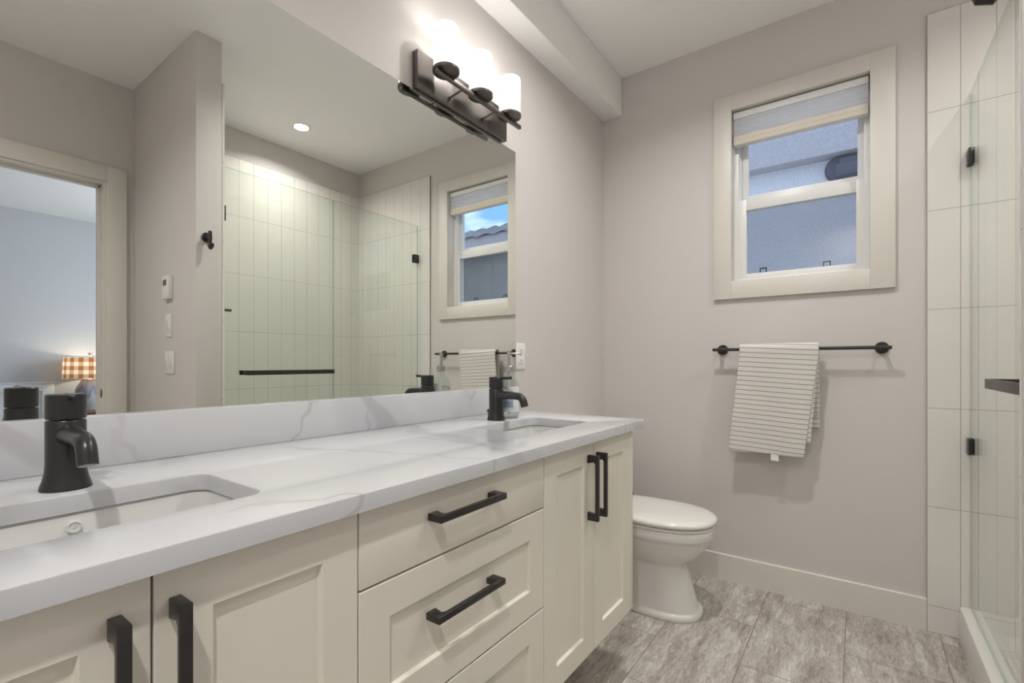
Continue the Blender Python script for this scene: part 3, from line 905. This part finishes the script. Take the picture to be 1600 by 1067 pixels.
# ================================================================== VANITY LIGHT
t = thing('vanity_light', (1.357, 0.006, 2.085), 'dark bronze three-shade vanity light mounted above the right end of the mirror', 'wall light')
MB().box(1.107, 1.607, -0.020, 0.006, 2.022, 2.147, 0.0025).build('backplate', M['gunmetal'], t)
LY, LZ = -0.087, 2.080
b = MB().box(1.128, 1.606, LY - 0.007, LY + 0.007, LZ - 0.027, LZ - 0.013, 0.001)
b.build('crossbar', M['gunmetal'], t)
for xx in (1.262, 1.446):
    b = MB().tube([(xx, -0.019, LZ - 0.030), (xx, LY, LZ - 0.020)], 0.0035, 14)
    b.lathe([(0.0065, 0.0), (0.0065, 0.003), (0.004, 0.006)], (xx, -0.0235, LZ - 0.0297), 'Y', 16)
    b.build('arm', M['gunmetal'], t)
for k in (-1, 0, 1):
    xx = 1.354 + 0.181 * k
    c = (xx, LY, LZ)
    cup = MB().lathe([(0.006, -0.014), (0.012, -0.013), (0.0445, -0.007), (0.0455, -0.005), (0.0455, 0.003), (0.044, 0.004), (0.012, 0.004)], c, 'Z', 44).build('socket_cup', M['gunmetal'], t)
    MB().lathe([(0.0415, 0.004), (0.0425, 0.008), (0.0425, 0.140), (0.0412, 0.1435), (0.0400, 0.1435), (0.0390, 0.140), (0.0390, 0.008), (0.0400, 0.0045)], c, 'Z', 48, False, False).build('glass_shade', M['frosted'], t)
    MB().lathe([(0.012, 0.004), (0.013, 0.03), (0.018, 0.05), (0.027, 0.075), (0.028, 0.088), (0.022, 0.104), (0.006, 0.111)], c, 'Z', 24).build('bulb', M['frosted'], cup)
    pl = bpy.data.lights.new('bulb_light', 'POINT'); pl.energy = SHADE_W; pl.color = WARM; pl.shadow_soft_size = 0.028
    po = bpy.data.objects.new('bulb_light', pl); COL.objects.link(po); po.parent = t
    po.location = Vector((xx, LY, LZ + 0.082 + 0.034)) - org_of(t)

t['group'] = 'vanity lights above the mirror'
t2 = copy_tree(t)  # second fixture added out of view to even out the room's brightness
t2.location = (0.225, 0.006, 2.085)
t2['label'] = 'added out-of-view three-shade fill light above the nearest sink, left of the other one'

# ================================================================== RECESSED LIGHTS
def downlight(x, y, label, power):
    t = thing('recessed_light', (x, y, ZCEIL), label, 'ceiling light', 'recessed ceiling lights')
    MB().lathe([(0.044, -0.001), (0.048, -0.004), (0.058, -0.003), (0.062, 0.0), (0.058, 0.0)], (x, y, ZCEIL), 'Z', 40, False, False).build('trim_ring', M['plastic'], t)
    MB().lathe([(0.046, -0.0005), (0.046, -0.0025), (0.001, -0.003)], (x, y, ZCEIL), 'Z', 40).build('diffuser', M['emit'], t)
    area('downlight_lamp', t, (x, y, ZCEIL - 0.006), (0, 0, 0), 0.09, 0.09, power, WARM, spread=math.radians(145), shape='DISK')
    return t
downlight(1.83, -1.916, 'small lit recessed ceiling light over the shower, seen in the mirror', DOWN_W * 0.30)
downlight(1.60, -0.75, 'added out-of-view recessed fill light over the floor in front of the toilet', DOWN_W * 0.43)  # added lamp, never in view: fills the toilet end and window wall
downlight(-0.40, -1.25, 'added out-of-view recessed fill light above the near end of the room', DOWN_W * 0.68)  # added lamp, never in view: brightens the cabinet fronts

# ================================================================== TOWEL RAIL + TOWEL
TZ, TX = 1.163, L - 0.066
t = thing('towel_bar', (L, -0.97, TZ), 'black wall-mounted towel bar under the window', 'towel bar')
MB().tube([(TX, -0.618, TZ), (TX, -1.322, TZ)], 0.0078, 20).build('bar', M['black'], t)
for yy in (-0.652, -1.291):
    b = MB().lathe([(0.0255, 0.0), (0.0255, -0.006), (0.0240, -0.009), (0.012, -0.0095), (0.0095, -0.012), (0.0095, -0.066), (0.002, -0.066)], (L, yy, TZ), 'X', 32)
    b.build('wall_mount', M['black'], t)

def sheet(m, path, yl, yr, nu=26, wav=0.003, seed=0.0, uvo=0.0):
    """cloth strip swept across Y along an (x,z) path; yl/yr give the two side edges as functions of s"""
    bm = bmesh.new()
    uvl = bm.loops.layers.uv.new('UVMap')
    ds = [0.0]
    for a, c in zip(path, path[1:]):
        ds.append(ds[-1] + math.hypot(c[0] - a[0], c[1] - a[1]))
    T = ds[-1]
    rows = []
    for (x, z), d in zip(path, ds):
        s = d / T
        row = []
        for i in range(nu + 1):
            u = i / nu
            y = yl(s) * (1 - u) + yr(s) * u
            hang = min(1.0, max(0.0, (1.17 - z) / 0.25))
            dx = wav * hang * (math.sin(u * 9 + seed + s * 2.0) + 0.6 * math.sin(u * 17 + seed * 2 + s * 5))
            sag = -0.020 * u * hang if False else 0.0
            row.append((bm.verts.new((x - dx, y, z + sag)), u, d))
        rows.append(row)
    for r0, r1 in zip(rows, rows[1:]):
        for i in range(nu):
            q = (r0[i], r0[i + 1], r1[i + 1], r1[i])
            f = bm.faces.new([p[0] for p in q])
            for lo, p in zip(f.loops, q):
                lo[uvl].uv = (p[1], p[2] + uvo + 0.018 * p[1])
    me = bpy.data.meshes.new('tmp'); bm.to_mesh(me); bm.free()
    m.bm.from_mesh(me); bpy.data.meshes.remove(me)
def drape(zf, zb, off):
    r = 0.0078 + off
    pts = [(TX - r - 0.006 * (1 - min(1, (z - zf) / 0.3)), z) for z in [zf + (TZ - zf) * i / 22 for i in range(22)]]
    pts += [(TX - r * math.cos(a), TZ + r * math.sin(a)) for a in [PI * i / 10 for i in range(11)]]
    pts += [(TX + r, TZ - (TZ - zb) * i / 16) for i in range(1, 17)]
    return pts
m = MB()
zf = 0.672
def lerp(a, c): return lambda s: a + (c - a) * s
def edge(top, bot):
    return lambda s: bot + (top - bot) * min(1.0, s / 0.5) if s < 0.5 else top
sheet(m, drape(0.672, 0.80, 0.0155), edge(-0.744, -0.697), edge(-1.068, -1.012), seed=0.4, uvo=0.0)
sheet(m, drape(0.735, 0.86, 0.0060), edge(-0.752, -0.712), edge(-1.068, -1.036), seed=1.1, uvo=0.01)
tw = m.build('hand_towel', M['towel'], loc=(TX, -0.90, TZ))
tag(tw, 'pale grey striped hand towel folded over the black bar', 'towel')
md = tw.modifiers.new('thick', 'SOLIDIFY'); md.thickness = 0.0085; md.offset = 0.0
md = tw.modifiers.new('soft', 'SUBSURF'); md.levels = 1; md.render_levels = 2
b = MB()
tx = TX - 0.0078 - 0.0155 - 0.006
b.box(tx - 0.0006, tx + 0.0006, -0.912, -0.880, 0.646, 0.675)
tag(b.build('care_tag', M['label_white'], tw), 'white care tag')
# ================================================================== TOILET
tX = 2.150
t = thing('toilet', (tX, -0.38, 0), 'white toilet with closed lid in the corner beyond the vanity', 'toilet')
def egg(w, yf, ybk, z, n=56, p=2.25, bp=3.2):
    """half ellipse at the front (towards -Y), squared off at the back"""
    yc = yf + min((ybk - yf) * 0.55, w * 1.35)
    out = []
    for i in range(n):
        a = 2 * PI * i / n
        ca, sa = math.cos(a), math.sin(a)
        if sa < 0:
            x = w * math.copysign(abs(ca) ** (2 / p), ca); y = yc - (yc - yf) * abs(sa) ** (2 / p)
        else:
            x = w * math.copysign(abs(ca) ** (2 / bp), ca); y = yc + (ybk - yc) * abs(sa) ** (2 / bp)
        out.append((tX + x, y, z))
    return out
RIM = 0.392
lp = [egg(.122, -.660, -.06, 0.0), egg(.126, -.664, -.06, 0.006), egg(.126, -.664, -.06, 0.020), egg(.121, -.658, -.06, 0.030), egg(.112, -.646, -.06, 0.033),
      egg(.110, -.640, -.06, 0.05), egg(.106, -.622, -.06, 0.12), egg(.102, -.604, -.06, 0.18), egg(.102, -.598, -.06, 0.215),
      egg(.112, -.606, -.08, 0.228), egg(.128, -.628, -.10, 0.245), egg(.146, -.656, -.13, 0.27), egg(.160, -.678, -.15, 0.30), egg(.169, -.692, -.16, 0.335), egg(.1715, -.697, -.16, 0.345),
      egg(.1775, -.706, -.16, 0.350), egg(.180, -.710, -.16, 0.357), egg(.180, -.710, -.16, RIM - 0.006), egg(.176, -.705, -.16, RIM), egg(.14, -.66, -.19, RIM), egg(.10, -.60, -.27, RIM - .05), egg(.05, -.50, -.33, RIM - .14)]
MB().loft(lp).build('bowl', M['porcelain'], t, angle=50)
b = MB().loft([egg(.176, -.708, -.20, RIM + .001), egg(.180, -.713, -.20, RIM + .004), egg(.180, -.713, -.20, RIM + .012), egg(.177, -.709, -.20, RIM + .0145)])
b.build('seat', M['porcelain'], t, angle=50)
z0 = RIM + 0.018
b = MB().loft([egg(.179, -.713, -.19, z0), egg(.185, -.720, -.188, z0 + .004), egg(.187, -.722, -.187, z0 + .010), egg(.186, -.7205, -.188, z0 + .017), egg(.178, -.711, -.195, z0 + .0245), egg(.158, -.688, -.21, z0 + .028), egg(.09, -.60, -.26, z0 + .030), egg(.02, -.49, -.34, z0 + .0305)])
b.build('lid', M['porcelain'], t, angle=60)
for sx in (-0.075, 0.148):
    b = MB().lathe([(0.011, 0.0), (0.011, 0.016), (0.009, 0.020), (0.002, 0.021)], (tX + sx, -0.285 if sx > 0 else -0.21, z0 + (0.026 if sx > 0 else 0.0)), 'Z', 18)
    tag(b.build('hinge_cap', M['black'], t), 'dark hinge cap')
b = MB().loft([rrect(tX - .185, tX + .185, -.195, -.012, .03, RIM - .03), rrect(tX - .20, tX + .20, -.20, -.010, .03, RIM + .02), rrect(tX - .205, tX + .205, -.203, -.010, .03, 0.70)])
b.build('tank', M['porcelain'], t)
b = MB().loft([rrect(tX - .208, tX + .208, -.206, -.008, .03, 0.70), rrect(tX - .213, tX + .213, -.211, -.006, .033, 0.707), rrect(tX - .213, tX + .213, -.211, -.006, .033, 0.728), rrect(tX - .205, tX + .205, -.203, -.012, .03, 0.738)])
b.build('tank_lid', M['porcelain'], t)

# ================================================================== SHOWER
b = MB()
SX0, SX1, SY0, SY1 = PX1 + 0.0125, L - 0.0125, YB + 0.0125, -1.532
def R4(i0, z, r=0.012, fr=None):
    return rrect(SX0 + i0, SX1 - i0, SY0 + i0, SY1 - i0, r, z)
b.loft([R4(0, 0), R4(0, 0.122), R4(0.003, 0.132), R4(0.012, 0.136), rrect(SX0 + .03, SX1 - .03, SY0 + .03, SY1 - .064, .02, 0.136), rrect(SX0 + .034, SX1 - .034, SY0 + .034, SY1 - .070, .022, 0.131),
        rrect(SX0 + .050, SX1 - .050, SY0 + .050, SY1 - .090, .04, 0.078), rrect(SX0 + .07, SX1 - .07, SY0 + .07, SY1 - .11, .05, 0.068), rrect(1.75, 1.95, -2.0, -1.86, .05, 0.060)])
o = b.build('shower_pan', M['acrylic'], loc=(1.85, -1.92, 0), angle=40)
tag(o, 'white acrylic shower base with a raised front curb', 'shower base')
GY0, GY1 = -1.574, -1.564
GZ1 = 2.160
SEAM = 1.848
def clamp(parent, x0, x1, z):
    b = MB().box(x0, x1, GY1 - 0.0005, GY1 + 0.009, z - 0.031, z + 0.031, 0.001)
    b.box(x0, x1, GY0 - 0.009, GY0 + 0.0005, z - 0.031, z + 0.031, 0.001)
    b.box(max(x0, x1) - 0.006, max(x0, x1), GY0 - 0.009, GY1 + 0.009, z - 0.031, z + 0.031, 0.001)
    return tag(b.build('clamp', M['black'], parent), 'black square glass clamp')
def edge_faces(o):
    o.data.materials.append(M['shedge'])
    for f in o.data.polygons:
        if abs(f.normal.y) < 0.9: f.material_index = 1
p = thing('shower_screen', (2.22, -1.572, 0.137), 'fixed clear glass shower panel clamped to the tiled window wall', 'glass panel')
MB().box(SEAM + 0.0025, L - 0.015, GY0, GY1, 0.138, GZ1, 0.0008, 1).build('glass_pane', M['shglass'], p, smooth=False)
edge_faces(p.children[0])
for z in (1.9025, 0.772):
    clamp(p, L - 0.058, L - 0.0125, z)
p = thing('shower_door', (1.49, -1.572, 0.145), 'hinged clear glass shower door with a long black pull', 'shower door')
MB().box(PX1 + 0.018, SEAM - 0.0025, GY0, GY1, 0.146, GZ1, 0.0008, 1).build('glass_pane', M['shglass'], p, smooth=False)
edge_faces(p.children[0])
for z in (1.906, 0.40):
    b = MB().box(PX1 + 0.0125, PX1 + 0.075, GY1 - 0.0005, GY1 + 0.010, z - 0.041, z + 0.041, 0.0015)
    b.box(PX1 + 0.0125, PX1 + 0.075, GY0 - 0.010, GY0 + 0.0005, z - 0.041, z + 0.041, 0.0015)
    b.box(PX1 + 0.0125, PX1 + 0.018, GY0 - 0.022, GY1 + 0.022, z - 0.041, z + 0.041, 0.0015)
    tag(b.build('hinge', M['black'], p), 'black glass hinge')
HX0, HX1, HY, HZ0, HZ1 = 1.275, 1.803, -1.490, 1.030, 1.056
b = MB().box(HX0, HX1, HY - 0.0035, HY + 0.0035, HZ0, HZ1, 0.001)
b.box(HX0, HX0 + 0.012, GY1, HY, HZ0, HZ1, 0.001).box(HX1 - 0.012, HX1, GY1, HY, HZ0, HZ1, 0.001)
h = b.build('pull_bar', M['bronze'], p); tag(h, 'dark bronze horizontal pull bar')
for xx in (HX0 + 0.006, HX1 - 0.006):
    MB().box(xx - 0.012, xx + 0.012, GY0 - 0.012, GY0, HZ0, HZ1, 0.001).build('fixing_block', M['black'], h)

t = thing('shower_valve', (PX1 + 0.012, -1.70, 1.40), 'black shower valve lever sticking out past the partition edge', 'shower valve')
MB().lathe([(0.075, 0.0), (0.075, 0.004), (0.070, 0.007), (0.024, 0.008), (0.024, 0.060), (0.020, 0.064), (0.002, 0.064)], (PX1 + 0.012, -1.70, 1.40), 'X', 40).build('escutcheon', M['black'], t)
MB().tube([(PX1 + 0.070, -1.70, 1.40), (PX1 + 0.165, -1.70, 1.398)], [0.010, 0.008], 16).build('lever', M['black'], t)

# robe hook
hx, hz = 1.040, 1.722
t = thing('robe_hook', (hx, YP, hz), 'black robe hook with a round base on the end of the partition wall', 'hook')
MB().lathe([(0.0245, 0.0), (0.0245, 0.006), (0.0225, 0.0085), (0.010, 0.009), (0.008, 0.012), (0.008, 0.044), (0.002, 0.044)], (hx, YP, hz), 'Y', 36).build('base_plate', M['black'], t)
pts = [(hx, YP + 0.040, hz + 0.026), (hx, YP + 0.042, hz + 0.005), (hx, YP + 0.036, hz - 0.025), (hx, YP + 0.037, hz - 0.045), (hx, YP + 0.046, hz - 0.055), (hx, YP + 0.058, hz - 0.050), (hx, YP + 0.063, hz - 0.036)]
MB().tube(pts, [0.008, 0.0085, 0.0095, 0.0105, 0.0110, 0.0105, 0.009], 18).build('hook_arm', M['black'], t)

# thermostat and switches on the partition (facing the near end of the room)
t = thing('thermostat', (PX0, -1.745, 1.496), 'white wall thermostat with a small grey screen above the light switches', 'thermostat')
b = MB().box(PX0 - 0.024, PX0, -1.790, -1.702, 1.435, 1.557, 0.004); b.build('case', M['plastic'], t)
MB().box(PX0 - 0.0246, PX0 - 0.0235, -1.772, -1.726, 1.505, 1.535, 0.0003).build('display', M['screen_lcd'], t)
t = thing('timer_switch', (PX0, -1.753, 1.295), 'single white timer switch on the partition between thermostat and double switch', 'switch')
b = MB().box(PX0 - 0.007, PX0, -1.793, -1.713, 1.235, 1.356, 0.002); b.build('cover_plate', M['plastic'], t)
r = MB().box(PX0 - 0.011, PX0 - 0.006, -1.770, -1.736, 1.262, 1.329, 0.0015).build('button_panel', M['plastic'], t)
b = MB()
for k in range(5):
    b.box(PX0 - 0.0116, PX0 - 0.0105, -1.758, -1.748, 1.272 + 0.011 * k, 1.2755 + 0.011 * k)
tag(b.build('indicator', M['screen_lcd'], r), 'grey timer indicator dots')
t = thing('double_switch', (PX0, -1.740, 1.100), 'white double rocker switch on the partition, lowest of the three controls', 'switch')
b = MB().box(PX0 - 0.007, PX0, -1.800, -1.680, 1.040, 1.160, 0.002); b.build('cover_plate', M['plastic'], t)
for yy in (-1.763, -1.717):
    b = MB().prism([(PX0 - 0.0065, 1.067), (PX0 - 0.0075, 1.067), (PX0 - 0.013, 1.133), (PX0 - 0.0065, 1.133)], 'Y', yy - 0.0165, yy + 0.0165, 0.0008)
    b.build('rocker', M['plastic'], t)

# ================================================================== BEDROOM (seen through the doorway in the mirror)
BX0, BX1, BY = -2.6, 3.0, -6.08
BF = 0.0
b = MB().box(BX0 - .12, BX1 + .12, BY - 0.12, YB - 0.06, -0.12, BF)
struct(b, 'floor_bedroom', M['carpet'], 'beige carpet in the bedroom beyond the doorway', 'floor')
b = MB().box(BX0 - .12, BX1 + .12, BY - 0.12, YB - 0.12, 2.745, 2.865)
struct(b, 'ceiling_bedroom', M['ceil'], 'white bedroom ceiling beyond the doorway', 'ceiling')
b = MB().box(BX0 - .12, BX1 + .12, BY - 0.12, BY, 0, 2.745)
struct(b, 'wall_bedroom_far', M['bedwall'], 'pale grey bedroom wall behind the lamp', 'wall')
b = MB().box(BX0 - 0.12, BX0, BY, YB - 0.12, 0, 2.745)
struct(b, 'wall_bedroom_end', M['bedwall'], 'bedroom end wall away from the lamp', 'wall')
b = (MB().box(BX1, BX1 + 0.12, BY, -5.1, 0, 2.745).box(BX1, BX1 + 0.12, -3.3, YB - 0.12, 0, 2.745)
     .box(BX1, BX1 + 0.12, -5.1, -3.3, 0, 0.9).box(BX1, BX1 + 0.12, -5.1, -3.3, 2.25, 2.745))
bw = struct(b, 'wall_bedroom_window', M['bedwall'], 'bedroom wall with the window opening', 'wall')
b = MB().box(BX0 - .12, XN - .12, YB - 0.12, YB, 0, 2.745)
struct(b, 'wall_bedroom_near', M['bedwall'], 'bedroom wall continuing beside the bathroom', 'wall')
area('bedroom_daylight', bw, (BX1 + 0.10, -4.2, 1.58), (0, PI / 2, 0), 1.3, 1.75, BED_W, (0.80, 0.88, 1.0))

NX, NY, NZ = 1.582, -5.80, 0.572
t = thing('nightstand', (NX, NY, 0), 'reddish-brown wooden nightstand under the bedroom lamp', 'nightstand')
MB().box(NX - 0.27, NX + 0.27, NY - 0.21, NY + 0.21, NZ - 0.028, NZ, 0.004).build('top', M['wood'], t)
MB().box(NX - 0.25, NX + 0.25, NY - 0.20, NY + 0.185, 0.22, NZ - 0.028, 0.002).build('case', M['wood'], t)
dr = MB().box(NX - 0.235, NX + 0.235, NY + 0.185, NY + 0.202, 0.24, NZ - 0.045, 0.003).build('drawer', M['wood'], t)
MB().lathe([(0.006, 0.0), (0.006, 0.012), (0.014, 0.018), (0.012, 0.026), (0.002, 0.028)], (NX, NY + 0.202, 0.39), 'Y', 20).build('knob', M['brass_grey'], dr)
for sx in (-1, 1):
    for sy in (-1, 1):
        MB().loft([rrect(NX + sx * .225 - .014, NX + sx * .225 + .014, NY + sy * .17 - .014, NY + sy * .17 + .014, .003, 0), rrect(NX + sx * .225 - .02, NX + sx * .225 + .02, NY + sy * .17 - .02, NY + sy * .17 + .02, .003, .22)]).build('leg', M['wood'], t)

t = thing('table_lamp', (NX, NY, NZ), 'lit bedroom table lamp with brown and white checked shade', 'lamp')
c = (NX, NY, NZ)
MB().lathe([(0.082, 0.0), (0.084, 0.010), (0.086, 0.02), (0.100, 0.075), (0.116, 0.135), (0.128, 0.190), (0.127, 0.225), (0.112, 0.265), (0.090, 0.300), (0.078, 0.325), (0.076, 0.342), (0.068, 0.348), (0.01, 0.348)], c, 'Z', 44).build('lamp_base', M['ceramic'], t)
MB().lathe([(0.012, 0.345), (0.012, 0.42), (0.02, 0.425), (0.02, 0.46), (0.004, 0.462)], c, 'Z', 20).build('socket', M['brass_grey'], t)
b = MB()
bm = b.bm
uvl = bm.loops.layers.uv.new('UVMap')
n = 64; r0, r1, z0_, z1_ = 0.238, 0.228, 0.352, 0.582
vs0 = [bm.verts.new((NX + r0 * math.cos(2 * PI * i / n), NY + r0 * math.sin(2 * PI * i / n), NZ + z0_)) for i in range(n)]
vs1 = [bm.verts.new((NX + r1 * math.cos(2 * PI * i / n), NY + r1 * math.sin(2 * PI * i / n), NZ + z1_)) for i in range(n)]
for i in range(n):
    f = bm.faces.new((vs0[i], vs0[(i + 1) % n], vs1[(i + 1) % n], vs1[i]))
    for lo, (uu, vv) in zip(f.loops, ((i, 0), (i + 1, 0), (i + 1, 1), (i, 1))):
        lo[uvl].uv = (uu / n * 17, vv * 2.6 + 0.45)
sh = b.build('lamp_shade', M['plaid'], t)
b = MB().tube([(NX, NY, NZ + 0.46), (NX, NY, NZ + 0.60)], 0.003, 10)
for k in range(3):
    a = 2 * PI * k / 3
    b.tube([(NX, NY, NZ + 0.575), (NX + r1 * math.cos(a), NY + r1 * math.sin(a), NZ + 0.578)], 0.002, 8)
b.build('shade_fitter', M['brass_grey'], t)
MB().lathe([(0.006, 0.598), (0.015, 0.606), (0.015, 0.622), (0.018, 0.630), (0.018, 0.638), (0.004, 0.640)], c, 'Z', 18).build('finial', M['ceramic'], t)
pl = bpy.data.lights.new('lamp_bulb', 'POINT'); pl.energy = TABLE_W; pl.color = (1.0, 0.84, 0.64); pl.shadow_soft_size = 0.035
po = bpy.data.objects.new('lamp_bulb', pl); COL.objects.link(po); po.parent = t; po.location = (0, 0, 0.505)

t = thing('headboard', (0.45, -6.04, 0), 'white painted bed headboard against the bedroom wall left of the lamp', 'headboard')
b = MB()
hx0, hx1, hy0, hy1, hz = -0.45, 1.325, -6.075, -6.015, 0.885
b.box(hx1 - 0.10, hx1, hy0, hy1, 0, hz - 0.012, 0.004).box(hx0, hx0 + 0.10, hy0, hy1, 0, hz - 0.012, 0.004)
b.box(hx0 + 0.1, hx1 - 0.1, hy0, hy1, hz - 0.10, hz - 0.012, 0.004).box(hx0 - .01, hx1 + .01, hy0, hy1 + .012, hz - 0.014, hz, 0.004)
b.box(hx0 + 0.1, hx1 - 0.1, hy0, hy1, 0.2, 0.29, 0.004)
b.build('frame', M['whitewood'], t)
b = MB().box(hx0 + 0.1, hx1 - 0.1, hy0 + 0.008, hy1 - 0.018, 0.28, hz - 0.09)
for k in range(9):
    xx = hx0 + 0.19 + k * 0.16
    b.box(xx, xx + 0.012, hy1 - 0.02, hy1 - 0.012, 0.29, hz - 0.10, 0.002)
b.build('panel', M['whitewood'], t)

# ================================================================== OUTSIDE
XH = 5.60
h = thing('neighbour_house', (XH, -1.0, -3.0), 'grey stucco neighbouring house seen through the window', 'house')
MB().box(XH, XH + 4, -2.0, 6.0, -3, 3.4).build('wall', M['stucco'], h)
MB().box(XH - 0.17, XH + 4.05, -2.02, 6.05, 3.075, 4.55, 0.01).build('belly_band', M['stucco_band'], h)
MB().box(XH + 0.05, XH + 4, -12, -2.0, -3, 2.80).build('wing_wall', M['stucco'], h)
MB().box(XH - 0.20, XH + 0.06, -12, -2.03, 2.72, 2.955, 0.005).build('fascia', M['stucco_band'], h)
b = MB()                                              # roof of the low wing: rows of curved tiles
bm = b.bm
ny, ny0, ny1 = 260, -12.0, -2.03
ridge = []
rows = []
for j in range(9):
    sfr = j / 8
    row = []
    for i in range(ny + 1):
        y = ny0 + (ny1 - ny0) * i / ny
        wob = (0.055 if j == 8 else 0.028) * abs(math.sin(PI * y / 0.30))
        row.append(bm.verts.new((XH - 0.24 + 1.75 * sfr, y, 2.925 + 0.70 * sfr + wob)))
    rows.append(row)
base = [bm.verts.new((XH + 1.9, ny0 + (ny1 - ny0) * i / ny, 2.9)) for i in range(ny + 1)]
rows.append(base)
for r0_, r1_ in zip(rows, rows[1:]):
    for i in range(ny):
        bm.faces.new((r0_[i], r0_[i + 1], r1_[i + 1], r1_[i]))
b.build('roof', M['shingle'], h)
gb = MB()                                             # dark gutter box with a rounded end plate, under the band
gb.box(XH - 0.15, XH, -1.98, -1.03, 2.855, 2.975, 0.012)
gb.box(XH - 0.12, XH, -1.98, -1.06, 2.97, 3.035, 0.006)
gb.lathe([(0.02, 0.0), (0.118, 0.0), (0.122, -0.01), (0.122, -0.05), (0.112, -0.065), (0.02, -0.068)], (XH, -1.065, 2.955), 'X', 40)
tag(gb.build('gutter', M['gutter'], h), 'dark slate gutter with a rounded end cap')
b = MB().box(XW, 14, -14, 8, -3.2, -3.0)
struct(b, 'ground', M['ground'], 'gravel ground between the houses', 'ground')
